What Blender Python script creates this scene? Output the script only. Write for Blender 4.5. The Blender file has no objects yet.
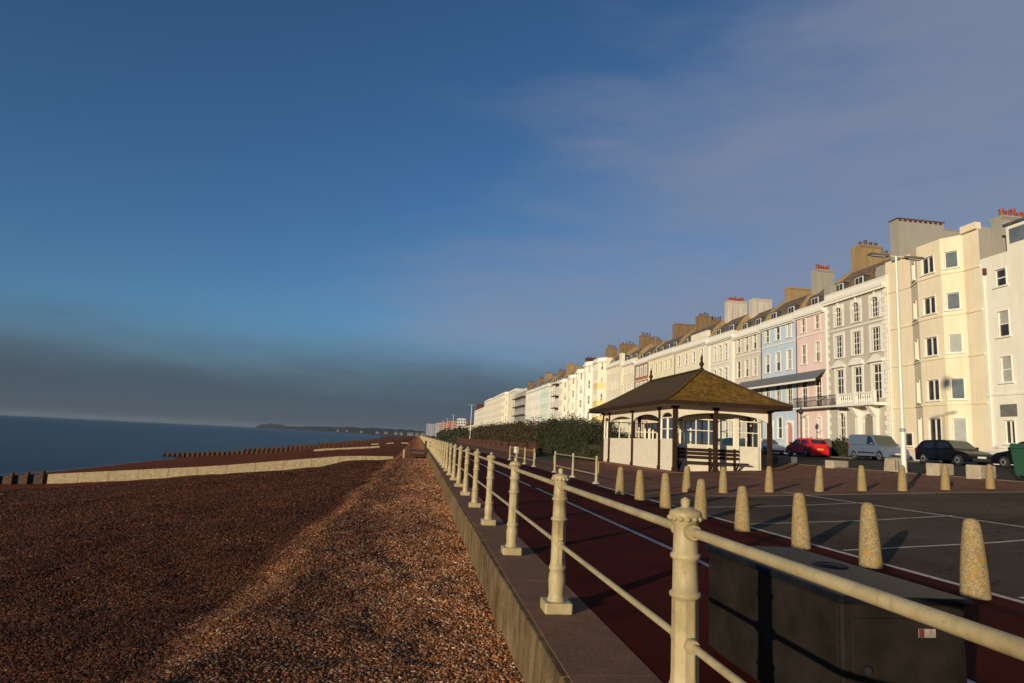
import bpy, bmesh, math, random
from mathutils import Vector, Matrix, noise
random.seed(7)
S = bpy.context.scene
COL = S.collection
PI = math.pi
R = math.radians

# ------------------------------------------------------------------ camera numbers (measured off the photograph)
F, CX, CY, CAMZ = 660.0, 512.0, 341.5, 1.52
HZ = lambda x: 414.5 + 0.0487 * x

# ------------------------------------------------------------------ materials
def nodes(name):
    m = bpy.data.materials.new(name); m.use_nodes = True
    nt = m.node_tree; b = nt.nodes['Principled BSDF']
    return m, nt, b
def N(nt, t, **kw):
    n = nt.nodes.new(t)
    for k, v in kw.items(): setattr(n, k, v)
    return n
def ramp(nt, stops, interp='LINEAR'):
    r = N(nt, 'ShaderNodeValToRGB'); cr = r.color_ramp; cr.interpolation = interp
    while len(cr.elements) > 1: cr.elements.remove(cr.elements[-1])
    cr.elements[0].position = stops[0][0]; cr.elements[0].color = (*stops[0][1], 1)
    for p, c in stops[1:]:
        e = cr.elements.new(p); e.color = (*c, 1)
    return r
def mixc(nt, fac, a, b, mode='MIX'):
    m = N(nt, 'ShaderNodeMix', data_type='RGBA', blend_type=mode)
    for i, v in ((0, fac), (6, a), (7, b)):
        if hasattr(v, 'links') or hasattr(v, 'is_linked'): nt.links.new(v, m.inputs[i])
        elif isinstance(v, (int, float)): m.inputs[i].default_value = v
        else: m.inputs[i].default_value = (*v, 1)
    return m.outputs[2]
def coords(nt, kind='Object', scale=(1, 1, 1)):
    t = N(nt, 'ShaderNodeTexCoord'); mp = N(nt, 'ShaderNodeMapping'); mp.inputs['Scale'].default_value = scale
    nt.links.new(t.outputs[kind], mp.inputs[0]); return mp.outputs[0]
def world_pos(nt, scale=(1, 1, 1)):
    t = N(nt, 'ShaderNodeNewGeometry'); mp = N(nt, 'ShaderNodeMapping'); mp.inputs['Scale'].default_value = scale
    nt.links.new(t.outputs['Position'], mp.inputs[0]); return mp.outputs[0]
def noise_t(nt, vec, scale, detail=4, rough=.6):
    n = N(nt, 'ShaderNodeTexNoise'); n.inputs['Scale'].default_value = scale
    n.inputs['Detail'].default_value = detail; n.inputs['Roughness'].default_value = rough
    nt.links.new(vec, n.inputs['Vector']); return n.outputs['Fac']
def bump(nt, b, h, strength=.3, dist=.02):
    n = N(nt, 'ShaderNodeBump'); n.inputs['Strength'].default_value = strength; n.inputs['Distance'].default_value = dist
    nt.links.new(h, n.inputs['Height']); nt.links.new(n.outputs[0], b.inputs['Normal'])
def sc(c, k): return tuple(min(1, v * k) for v in c)

def mat_plain(name, col, rough=.6, metal=0, var=.12, vscale=6, bmp=.1, spec=.5, coat=0):
    m, nt, b = nodes(name)
    v = coords(nt)
    n = noise_t(nt, v, vscale, 5)
    r = ramp(nt, [(.3, sc(col, 1 - var)), (.7, sc(col, 1 + var))]); nt.links.new(n, r.inputs[0])
    nt.links.new(r.outputs[0], b.inputs['Base Color'])
    b.inputs['Roughness'].default_value = rough; b.inputs['Metallic'].default_value = metal
    b.inputs['Specular IOR Level'].default_value = spec; b.inputs['Coat Weight'].default_value = coat
    if bmp: bump(nt, b, noise_t(nt, v, vscale * 6, 4), bmp, .01)
    return m
def mat_stucco(name, col, dirt=.09):
    m, nt, b = nodes(name)
    v = world_pos(nt); vs = world_pos(nt, (1.3, 1.3, .16))
    n1 = noise_t(nt, v, .55, 5); n2 = noise_t(nt, vs, 1.6, 4, .7); n3 = noise_t(nt, v, 9, 3)
    r1 = ramp(nt, [(.3, sc(col, 1 - dirt * .5)), (.7, sc(col, 1.03))]); nt.links.new(n1, r1.inputs[0])
    r2 = ramp(nt, [(.42, (0, 0, 0)), (.75, (1, 1, 1))]); nt.links.new(n2, r2.inputs[0])
    c = mixc(nt, r2.outputs[0], r1.outputs[0], sc((col[0], col[1] * .96, col[2] * .86), 1 - dirt))
    nt.links.new(c, b.inputs['Base Color']); b.inputs['Roughness'].default_value = .75
    b.inputs['Specular IOR Level'].default_value = .25
    bump(nt, b, n3, .12, .02)
    return m
_st = {}
def stucco(col):
    k = tuple(round(c, 3) for c in col)
    if k not in _st: _st[k] = mat_stucco('painted_stucco', col)
    return _st[k]

M = {}
M['white_trim'] = mat_plain('white_trim', (.80, .755, .65), .55, var=.06)
M['glass'] = mat_plain('window_glass', (.034, .032, .029), .08, var=.6, vscale=1.1, bmp=0, spec=.6)
M['glass_far'] = mat_plain('curtain_and_haze_pane', (.155, .135, .10), .35, var=.5, vscale=.9, bmp=0, spec=.3)  # curtain tone, with reflection and haze painted into the far panes
M['glass_grey'] = mat_plain('window_glass_grey', (.13, .155, .17), .6, var=.2, vscale=1.2, bmp=0, spec=.1)
M['blind'] = mat_plain('blind', (.36, .37, .33), .5, var=.12, vscale=3, bmp=0)
M['slate'] = mat_plain('slate', (.075, .072, .072), .6, var=.35, vscale=2.2, bmp=.3)
M['old_tile'] = mat_plain('weathered_roof_tile', (.13, .095, .06), .85, var=.45, vscale=1.6, bmp=.4)
M['tile'] = mat_plain('roof_tile', (.17, .105, .06), .8, var=.4, vscale=2.5, bmp=.4)
M['pot'] = mat_plain('terracotta', (.29, .075, .042), .7, var=.3, vscale=5)
M['pot_dark'] = mat_plain('sooty_terracotta', (.11, .07, .055), .8, var=.3, vscale=5)
M['iron'] = mat_plain('black_iron', (.018, .018, .02), .5)
M['grey_render'] = mat_stucco('grey_render', (.34, .315, .265))
M['tan_render'] = mat_stucco('tan_render', (.36, .25, .12), .35)
M['brown_brick'] = mat_stucco('brown_brick', (.25, .165, .085), .35)
M['cream_render'] = mat_stucco('cream_render', (.58, .52, .42), .25)
M['dark_red_brick'] = mat_stucco('dark_red_brick', (.105, .042, .026), .3)
M['brick'] = mat_stucco('orange_brick', (.40, .17, .07), .25)
M['cream_paint'] = None

def mat_cream_paint():
    m, nt, b = nodes('railing_cream_paint')
    v = world_pos(nt)
    n = noise_t(nt, v, 4, 6, .7); n2 = noise_t(nt, v, 38, 4, .6)
    r = ramp(nt, [(.3, (.30, .23, .115)), (.55, (.43, .35, .185)), (.75, (.48, .40, .225))]); nt.links.new(n, r.inputs[0])
    r2 = ramp(nt, [(.66, (0, 0, 0)), (.72, (1, 1, 1))]); nt.links.new(n2, r2.inputs[0])
    c = mixc(nt, r2.outputs[0], r.outputs[0], (.25, .15, .07))
    vs = world_pos(nt, (9, 9, .9)); n4 = noise_t(nt, vs, 2.2, 5, .7); r4 = ramp(nt, [(.52, (1, 1, 1)), (.70, (.80, .75, .66))]); nt.links.new(n4, r4.inputs[0]); c = mixc(nt, 1., c, r4.outputs[0], 'MULTIPLY')
    n6 = noise_t(nt, v, 14, 6, .8); r6 = ramp(nt, [(.70, (0, 0, 0)), (.74, (1, 1, 1))]); nt.links.new(n6, r6.inputs[0]); c = mixc(nt, r6.outputs[0], c, (.16, .065, .025))
    nt.links.new(c, b.inputs['Base Color']); b.inputs['Roughness'].default_value = .5; b.inputs['Specular IOR Level'].default_value = .35
    bump(nt, b, n2, .15, .004); return m
M['cream_paint'] = mat_cream_paint()

def mat_concrete(name, col, lichen=None, spk=60, amount=.6):
    m, nt, b = nodes(name)
    v = world_pos(nt)
    n1 = noise_t(nt, v, 3, 6, .65)
    vo = N(nt, 'ShaderNodeTexVoronoi'); vo.inputs['Scale'].default_value = spk; nt.links.new(v, vo.inputs['Vector'])
    sep = N(nt, 'ShaderNodeSeparateColor'); nt.links.new(vo.outputs['Color'], sep.inputs[0])
    r = ramp(nt, [(.0, sc(col, .45)), (.35, sc(col, .9)), (.7, sc(col, 1.1)), (1, sc(col, 1.6))]); nt.links.new(sep.outputs[0], r.inputs[0])
    r1 = ramp(nt, [(.25, sc(col, .6)), (.7, sc(col, 1.15))]); nt.links.new(n1, r1.inputs[0])
    c = mixc(nt, amount, r1.outputs[0], r.outputs[0])
    if lichen:
        nl = noise_t(nt, v, 9, 5, .7)
        rl = ramp(nt, [(.51, (0, 0, 0)), (.62, (.85, .85, .85))]); nt.links.new(nl, rl.inputs[0])
        c = mixc(nt, rl.outputs[0], c, lichen)
    nt.links.new(c, b.inputs['Base Color']); b.inputs['Roughness'].default_value = .9; b.inputs['Specular IOR Level'].default_value = .08
    bump(nt, b, sep.outputs[1], .35, .006)
    return m
M['bollard'] = mat_concrete('bollard_concrete', (.30, .225, .115), (.34, .20, .04))
M['stone'] = mat_concrete('stone_block', (.42, .35, .25), None, 40, .3)
M['stone_grey'] = mat_concrete('grey_stone_block', (.17, .16, .145), None, 40, .3)
def mat_seawall():
    m, nt, b = nodes('sea_wall_concrete')
    v = world_pos(nt); vs = world_pos(nt, (1, 1, .22))
    n1 = noise_t(nt, v, 1.6, 7, .7); n2 = noise_t(nt, vs, 5, 5, .7); n3 = noise_t(nt, v, 45, 3, .6)
    r1 = ramp(nt, [(.30, (.10, .066, .036)), (.5, (.21, .142, .075)), (.72, (.29, .21, .12))]); nt.links.new(n1, r1.inputs[0])
    r2 = ramp(nt, [(.44, (1, 1, 1)), (.66, (.5, .46, .36))]); nt.links.new(n2, r2.inputs[0])
    c = mixc(nt, 1., r1.outputs[0], r2.outputs[0], 'MULTIPLY')
    r3 = ramp(nt, [(.35, (.7, .7, .7)), (.6, (1, 1, 1))]); nt.links.new(n3, r3.inputs[0]); c = mixc(nt, 1., c, r3.outputs[0], 'MULTIPLY')
    nt.links.new(c, b.inputs['Base Color']); b.inputs['Roughness'].default_value = .92; b.inputs['Specular IOR Level'].default_value = .06
    ad = N(nt, 'ShaderNodeMath', operation='MULTIPLY_ADD'); ad.inputs[1].default_value = 2.5; nt.links.new(n1, ad.inputs[0]); nt.links.new(n3, ad.inputs[2])
    bump(nt, b, ad.outputs[0], .5, .02); return m
M['wall_concrete'] = mat_seawall()
M['ledge_concrete'] = mat_concrete('ledge_concrete', (.22, .118, .07), None, 70, .35)
M['kerb'] = mat_concrete('kerb_stone', (.17, .135, .10), None, 30, .3)
M['groyne_concrete'] = mat_concrete('groyne_concrete', (.36, .285, .165), None, 8, .25)

def mat_ground(name, col, spk=90, var=.35, big=.4, rough=.9, patch=None, specul=.3, crack=0):
    m, nt, b = nodes(name)
    v = world_pos(nt)
    n1 = noise_t(nt, v, big, 6, .65); n2 = noise_t(nt, v, spk, 3, .6)
    r1 = ramp(nt, [(.3, sc(col, 1 - var)), (.7, sc(col, 1 + var))]); nt.links.new(n1, r1.inputs[0])
    r2 = ramp(nt, [(.3, (.55, .55, .55)), (.7, (1.0, 1.0, 1.0))]); nt.links.new(n2, r2.inputs[0])
    c = mixc(nt, 1.0, r1.outputs[0], r2.outputs[0], 'MULTIPLY')
    if crack:
        vo = N(nt, 'ShaderNodeTexVoronoi', feature='DISTANCE_TO_EDGE'); vo.inputs['Scale'].default_value = .42
        nd = N(nt, 'ShaderNodeTexNoise'); nd.inputs['Scale'].default_value = 1.8; nd.inputs['Detail'].default_value = 5; nt.links.new(v, nd.inputs['Vector'])
        vv = N(nt, 'ShaderNodeVectorMath', operation='MULTIPLY_ADD'); vv.inputs[1].default_value = (1.1, 1.1, 1.1); nt.links.new(nd.outputs['Color'], vv.inputs[0]); nt.links.new(v, vv.inputs[2]); nt.links.new(vv.outputs[0], vo.inputs['Vector'])
        rk = ramp(nt, [(.004, (.45, .45, .45)), (.014, (1, 1, 1))]); nt.links.new(vo.outputs['Distance'], rk.inputs[0]); c = mixc(nt, crack, c, mixc(nt, 1., c, rk.outputs[0], 'MULTIPLY'))
        ns = noise_t(nt, v, 1.7, 6, .75); rs_ = ramp(nt, [(.58, (1, 1, 1)), (.72, (.55, .55, .55))]); nt.links.new(ns, rs_.inputs[0]); c = mixc(nt, 1., c, rs_.outputs[0], 'MULTIPLY')
    if patch:
        np_ = noise_t(nt, v, .9, 4, .7)
        rp = ramp(nt, [(.56, (0, 0, 0)), (.66, (.7, .7, .7))]); nt.links.new(np_, rp.inputs[0])
        c = mixc(nt, rp.outputs[0], c, patch)
    nt.links.new(c, b.inputs['Base Color']); b.inputs['Roughness'].default_value = rough
    b.inputs['Specular IOR Level'].default_value = specul
    bump(nt, b, n2, .5, .006)
    return m
M['red_tarmac'] = mat_ground('red_tarmac', (.088, .0145, .0085), 70, .28, .8, patch=(.068, .0135, .009), specul=.03, crack=.25)
M['asphalt'] = mat_ground('asphalt', (.125, .088, .058), 60, .35, .35, patch=(.085, .06, .038), specul=.04, crack=.8)
M['road'] = mat_ground('road_asphalt', (.045, .037, .03), 60, .3, .3, specul=.15)
M['earth'] = mat_ground('verge_ground', (.08, .075, .05), 20, .4, .2)
M['lawn'] = mat_ground('lawn_grass', (.05, .085, .02), 30, .4, .6)
def mat_paving():
    m, nt, b = nodes('brown_paving')
    v = world_pos(nt)
    br = N(nt, 'ShaderNodeTexBrick'); br.inputs['Scale'].default_value = 1.0
    br.inputs['Brick Width'].default_value = .45; br.inputs['Row Height'].default_value = .3; br.inputs['Mortar Size'].default_value = .012
    br.inputs['Color1'].default_value = (.28, .135, .083, 1); br.inputs['Color2'].default_value = (.22, .11, .07, 1); br.inputs['Mortar'].default_value = (.09, .05, .036, 1)
    nt.links.new(v, br.inputs['Vector'])
    n = noise_t(nt, v, .6, 5); r = ramp(nt, [(.3, (.65, .65, .65)), (.7, (1, 1, 1))]); nt.links.new(n, r.inputs[0])
    c = mixc(nt, 1.0, br.outputs['Color'], r.outputs[0], 'MULTIPLY'); nt.links.new(c, b.inputs['Base Color'])
    b.inputs['Roughness'].default_value = .85; b.inputs['Specular IOR Level'].default_value = .03
    bump(nt, b, noise_t(nt, v, 40), .4, .006); return m
M['paving'] = mat_paving()
def mat_line():
    m, nt, b = nodes('worn_white_line')
    v = world_pos(nt); n = noise_t(nt, v, 14, 5, .7)
    r = ramp(nt, [(.36, (.16, .12, .085)), (.48, (.58, .48, .36)), (.8, (.70, .60, .46))]); nt.links.new(n, r.inputs[0])
    nt.links.new(r.outputs[0], b.inputs['Base Color']); b.inputs['Roughness'].default_value = .8; return m
M['line'] = mat_line()
M['dark_wood'] = mat_plain('dark_brown_wood', (.036, .018, .010), .7, spec=.12, var=.3, vscale=5, bmp=.2)
M['timber'] = mat_plain('weathered_timber', (.085, .042, .022), .85, spec=.1, var=.4, vscale=3, bmp=.4)
M['tarred'] = mat_plain('tarred_timber', (.035, .026, .02), .8, var=.4, vscale=3, bmp=.4)
def mat_boards(name, col, pitch=.16):
    m, nt, b = nodes(name)
    v = world_pos(nt)
    n = noise_t(nt, v, 3, 5, .7); r = ramp(nt, [(.3, sc(col, .86)), (.65, col)]); nt.links.new(n, r.inputs[0])
    nt.links.new(r.outputs[0], b.inputs['Base Color']); b.inputs['Roughness'].default_value = .6
    return m
M['boards'] = mat_boards('cream_boards', (.80, .715, .54))
M['shelter_trim'] = mat_plain('shelter_cream_paint', (.80, .72, .56), .55, var=.08)
def mat_moss():
    m, nt, b = nodes('mossy_roof_tiles')
    v = world_pos(nt)
    n = noise_t(nt, v, 2.2, 9, .78); n2 = noise_t(nt, v, 11, 4, .7)
    r = ramp(nt, [(.36, (.11, .062, .02)), (.5, (.215, .122, .028)), (.64, (.31, .185, .034))]); nt.links.new(n, r.inputs[0])
    r2 = ramp(nt, [(.35, (.34, .32, .3)), (.62, (1, 1, 1))]); nt.links.new(n2, r2.inputs[0])
    c = mixc(nt, 1., r.outputs[0], r2.outputs[0], 'MULTIPLY')
    g = N(nt, 'ShaderNodeNewGeometry'); sx = N(nt, 'ShaderNodeSeparateXYZ'); nt.links.new(g.outputs['True Normal'], sx.inputs[0])
    rm = ramp(nt, [(.5, (0, 0, 0)), (.9, (1, 1, 1))])      # the sea-facing slope is a darker, plainer brown than the end slope
    mm = N(nt, 'ShaderNodeMath', operation='MULTIPLY_ADD'); mm.inputs[1].default_value = -1.4; mm.inputs[2].default_value = .5
    nt.links.new(sx.outputs[0], mm.inputs[0]); nt.links.new(mm.outputs[0], rm.inputs[0])
    c = mixc(nt, rm.outputs[0], c, (.078, .053, .032))
    nt.links.new(c, b.inputs['Base Color']); b.inputs['Roughness'].default_value = .9; b.inputs['Specular IOR Level'].default_value = .06
    w = N(nt, 'ShaderNodeTexWave', wave_type='BANDS', bands_direction='Z', wave_profile='SAW'); w.inputs['Scale'].default_value = 4.2; nt.links.new(v, w.inputs['Vector'])
    add = N(nt, 'ShaderNodeMath', operation='MULTIPLY_ADD'); add.inputs[1].default_value = .8; nt.links.new(w.outputs['Fac'], add.inputs[0]); nt.links.new(n2, add.inputs[2])
    bump(nt, b, add.outputs[0], 1.0, .07); return m
M['moss'] = mat_moss()
M['cabinet'] = mat_plain('black_cabinet_paint', (.0185, .0145, .011), .6, var=.45, vscale=4, bmp=.12, spec=.12)
M['cabinet_top'] = mat_plain('black_cabinet_lid', (.010, .0105, .0125), .4, spec=.03, var=.5, vscale=5, bmp=.15)
M['sticker'] = mat_plain('sticker_white', (.30, .24, .20), .5, var=.3, vscale=30)
M['sticker_red'] = mat_plain('sticker_red', (.13, .03, .02), .5, var=.3, vscale=30)
M['lamp_white'] = mat_plain('lamp_white_paint', (.72, .68, .58), .4, var=.05)
M['lamp_grey'] = mat_plain('galvanised', (.30, .30, .29), .5, var=.15)
M['lamp_head'] = mat_plain('lamp_head', (.16, .12, .07), .4)
M['green_bin'] = mat_plain('green_plastic', (.022, .085, .05), .5, var=.1)
M['white_sign'] = mat_plain('sign_white', (.7, .7, .66), .5, var=.05)
M['tyre'] = mat_plain('tyre', (.015, .015, .015), .85)
M['rim'] = mat_plain('alloy_rim', (.34, .34, .34), .35, metal=.6)
M['black_plastic'] = mat_plain('black_plastic', (.02, .02, .02), .6)
M['headlamp'] = mat_plain('headlamp_glass', (.6, .6, .58), .15, bmp=0)
M['taillamp'] = mat_plain('tail_lamp', (.28, .012, .01), .2, bmp=0)
M['plate_white'] = mat_plain('plate_white', (.65, .65, .62), .4, bmp=0)
M['plate_yellow'] = mat_plain('plate_yellow', (.62, .45, .06), .4, bmp=0)
M['car_glass'] = mat_plain('car_glass', (.012, .015, .018), .04, bmp=0, spec=.7)
M['screen_glass'] = mat_plain('windscreen_glass', (.05, .06, .05), .08, bmp=0, spec=.5)
def paint(name, col): return mat_plain(name, col, .34, var=.03, bmp=0, coat=.12, spec=.3)
M['verandah'] = mat_plain('verandah_lead', (.13, .135, .14), .55, var=.2)
M['headland'] = mat_ground('headland', (.022, .022, .018), .01, .3, .002)
M['tower_pale'] = mat_stucco('pale_tower', (.62, .60, .56))

def mat_clear():
    m, nt, b = nodes('clear_glass')
    nt.nodes.remove(b); out = nt.nodes['Material Output']
    t = N(nt, 'ShaderNodeBsdfTransparent'); t.inputs[0].default_value = (.9, .93, .92, 1)
    g = N(nt, 'ShaderNodeBsdfGlossy'); g.inputs['Roughness'].default_value = .03
    fr = N(nt, 'ShaderNodeFresnel'); fr.inputs[0].default_value = 1.45
    mx = N(nt, 'ShaderNodeMixShader'); nt.links.new(fr.outputs[0], mx.inputs[0]); nt.links.new(t.outputs[0], mx.inputs[1]); nt.links.new(g.outputs[0], mx.inputs[2])
    nt.links.new(mx.outputs[0], out.inputs[0]); return m
M['clear'] = mat_clear()

def mat_shingle(name, scale, inst=False):
    m, nt, b = nodes(name)
    g = N(nt, 'ShaderNodeNewGeometry')
    stops = [(0, (.035, .022, .016)), (.16, (.06, .034, .022)), (.34, (.12, .055, .028)), (.52, (.19, .085, .038)), (.68, (.26, .135, .065)), (.82, (.19, .15, .12)), (.93, (.30, .235, .175)), (1, (.46, .39, .32))]
    r = ramp(nt, stops)
    if inst:
        oi = N(nt, 'ShaderNodeObjectInfo'); nt.links.new(oi.outputs['Random'], r.inputs[0])
    else:
        vo = N(nt, 'ShaderNodeTexVoronoi'); vo.inputs['Scale'].default_value = scale; nt.links.new(g.outputs['Position'], vo.inputs['Vector'])
        sp = N(nt, 'ShaderNodeSeparateColor'); nt.links.new(vo.outputs['Color'], sp.inputs[0]); nt.links.new(sp.outputs[0], r.inputs[0])
        bump(nt, b, vo.outputs['Distance'], 1.0, -.05)
        b.inputs['Normal'].links[0].from_node.invert = True
        r = type('o', (), {'outputs': [mixc(nt, 1., r.outputs[0], (2.6, 2.0, 1.35), 'MULTIPLY')]})
    # the dry shingle against the wall is pale, the shingle below the crest is damp and dark
    sx = N(nt, 'ShaderNodeSeparateXYZ'); nt.links.new(g.outputs['Position'], sx.inputs[0])
    n = noise_t(nt, g.outputs['Position'], .8, 4, .6)
    ad = N(nt, 'ShaderNodeMath', operation='MULTIPLY_ADD'); ad.inputs[1].default_value = 2.4
    nt.links.new(n, ad.inputs[0]); nt.links.new(sx.outputs[0], ad.inputs[2])
    mr = N(nt, 'ShaderNodeMapRange'); mr.inputs[1].default_value = -.9; mr.inputs[2].default_value = 2.1
    nt.links.new(ad.outputs[0], mr.inputs[0])
    # pale crest stones with low sunlight painted in, and patchy sorting of the shingle
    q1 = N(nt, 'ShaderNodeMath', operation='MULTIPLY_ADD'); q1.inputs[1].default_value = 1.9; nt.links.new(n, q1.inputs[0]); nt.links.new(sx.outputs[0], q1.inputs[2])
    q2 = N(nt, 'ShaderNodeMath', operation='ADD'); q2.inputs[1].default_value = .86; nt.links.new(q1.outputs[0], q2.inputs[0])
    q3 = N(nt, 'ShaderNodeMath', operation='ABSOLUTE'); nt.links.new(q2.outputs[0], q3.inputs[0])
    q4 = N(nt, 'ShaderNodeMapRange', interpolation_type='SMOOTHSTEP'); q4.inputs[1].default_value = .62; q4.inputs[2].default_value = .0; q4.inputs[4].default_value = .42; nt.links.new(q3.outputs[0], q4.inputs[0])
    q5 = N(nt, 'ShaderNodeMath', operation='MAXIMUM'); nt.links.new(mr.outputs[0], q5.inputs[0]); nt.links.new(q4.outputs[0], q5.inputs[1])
    n5 = noise_t(nt, g.outputs['Position'], .35, 5, .65); r5 = ramp(nt, [(.35, (.62, .62, .62)), (.65, (1.0, 1.0, 1.0))]); nt.links.new(n5, r5.inputs[0])
    r = type('o', (), {'outputs': [mixc(nt, 1., r.outputs[0], r5.outputs[0], 'MULTIPLY')]})
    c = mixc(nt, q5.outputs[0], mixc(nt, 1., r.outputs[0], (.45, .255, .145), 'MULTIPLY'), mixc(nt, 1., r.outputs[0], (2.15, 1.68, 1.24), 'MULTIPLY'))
    nt.links.new(c, b.inputs['Base Color']); b.inputs['Roughness'].default_value = .75; b.inputs['Specular IOR Level'].default_value = .06 if not inst else .18
    return m
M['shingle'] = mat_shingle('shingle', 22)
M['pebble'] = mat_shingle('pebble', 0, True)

def mat_sea():
    m, nt, b = nodes('sea_water')
    v = world_pos(nt, (1, .35, 1)); v2 = world_pos(nt, (.006, .05, 1))
    n1 = noise_t(nt, v, .55, 6, .6); n2 = noise_t(nt, v2, .5, 3, .5)
    r = ramp(nt, [(.35, (.014, .013, .012)), (.65, (.044, .042, .039))]); nt.links.new(n2, r.inputs[0])
    g = N(nt, 'ShaderNodeNewGeometry'); sx = N(nt, 'ShaderNodeSeparateXYZ'); nt.links.new(g.outputs['Position'], sx.inputs[0])
    vf = world_pos(nt, (.5, .1, 1)); nf = noise_t(nt, vf, 1.0, 6, .7); nw = noise_t(nt, world_pos(nt, (1, .06, 1)), .7, 3)
    a = N(nt, 'ShaderNodeMath', operation='MULTIPLY_ADD'); a.inputs[1].default_value = 7; nt.links.new(nw, a.inputs[0]); nt.links.new(sx.outputs[0], a.inputs[2])
    mr = N(nt, 'ShaderNodeMapRange'); mr.inputs[1].default_value = -45.5; mr.inputs[2].default_value = -38.5; nt.links.new(a.outputs[0], mr.inputs[0])
    mf = N(nt, 'ShaderNodeMath', operation='MULTIPLY'); nt.links.new(mr.outputs[0], mf.inputs[0]); rf = ramp(nt, [(.44, (0, 0, 0)), (.56, (1, 1, 1))]); nt.links.new(nf, rf.inputs[0]); nt.links.new(rf.outputs[0], mf.inputs[1])
    cc = mixc(nt, mf.outputs[0], r.outputs[0], (.55, .55, .52)); nt.links.new(cc, b.inputs['Base Color']); b.inputs['Roughness'].default_value = .25
    b.inputs['IOR'].default_value = 1.33; b.inputs['Specular IOR Level'].default_value = .05
    bump(nt, b, n1, .22, .5); return m
M['sea'] = mat_sea()
def mat_leaf(name, cols):
    m, nt, b = nodes(name)
    v = world_pos(nt); n = noise_t(nt, v, .9, 6, .75); r = ramp(nt, [(.3, cols[0]), (.5, cols[1]), (.7, cols[2])]); nt.links.new(n, r.inputs[0])
    nt.links.new(r.outputs[0], b.inputs['Base Color']); b.inputs['Roughness'].default_value = .6; b.inputs['Specular IOR Level'].default_value = .25
    return m
M['leaf_green'] = mat_leaf('evergreen_leaf', [(.020, .023, .011), (.034, .037, .015), (.062, .054, .022)])
M['leaf_brown'] = mat_leaf('tamarisk_leaf', [(.028, .021, .011), (.05, .034, .014), (.085, .056, .02)])

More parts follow.
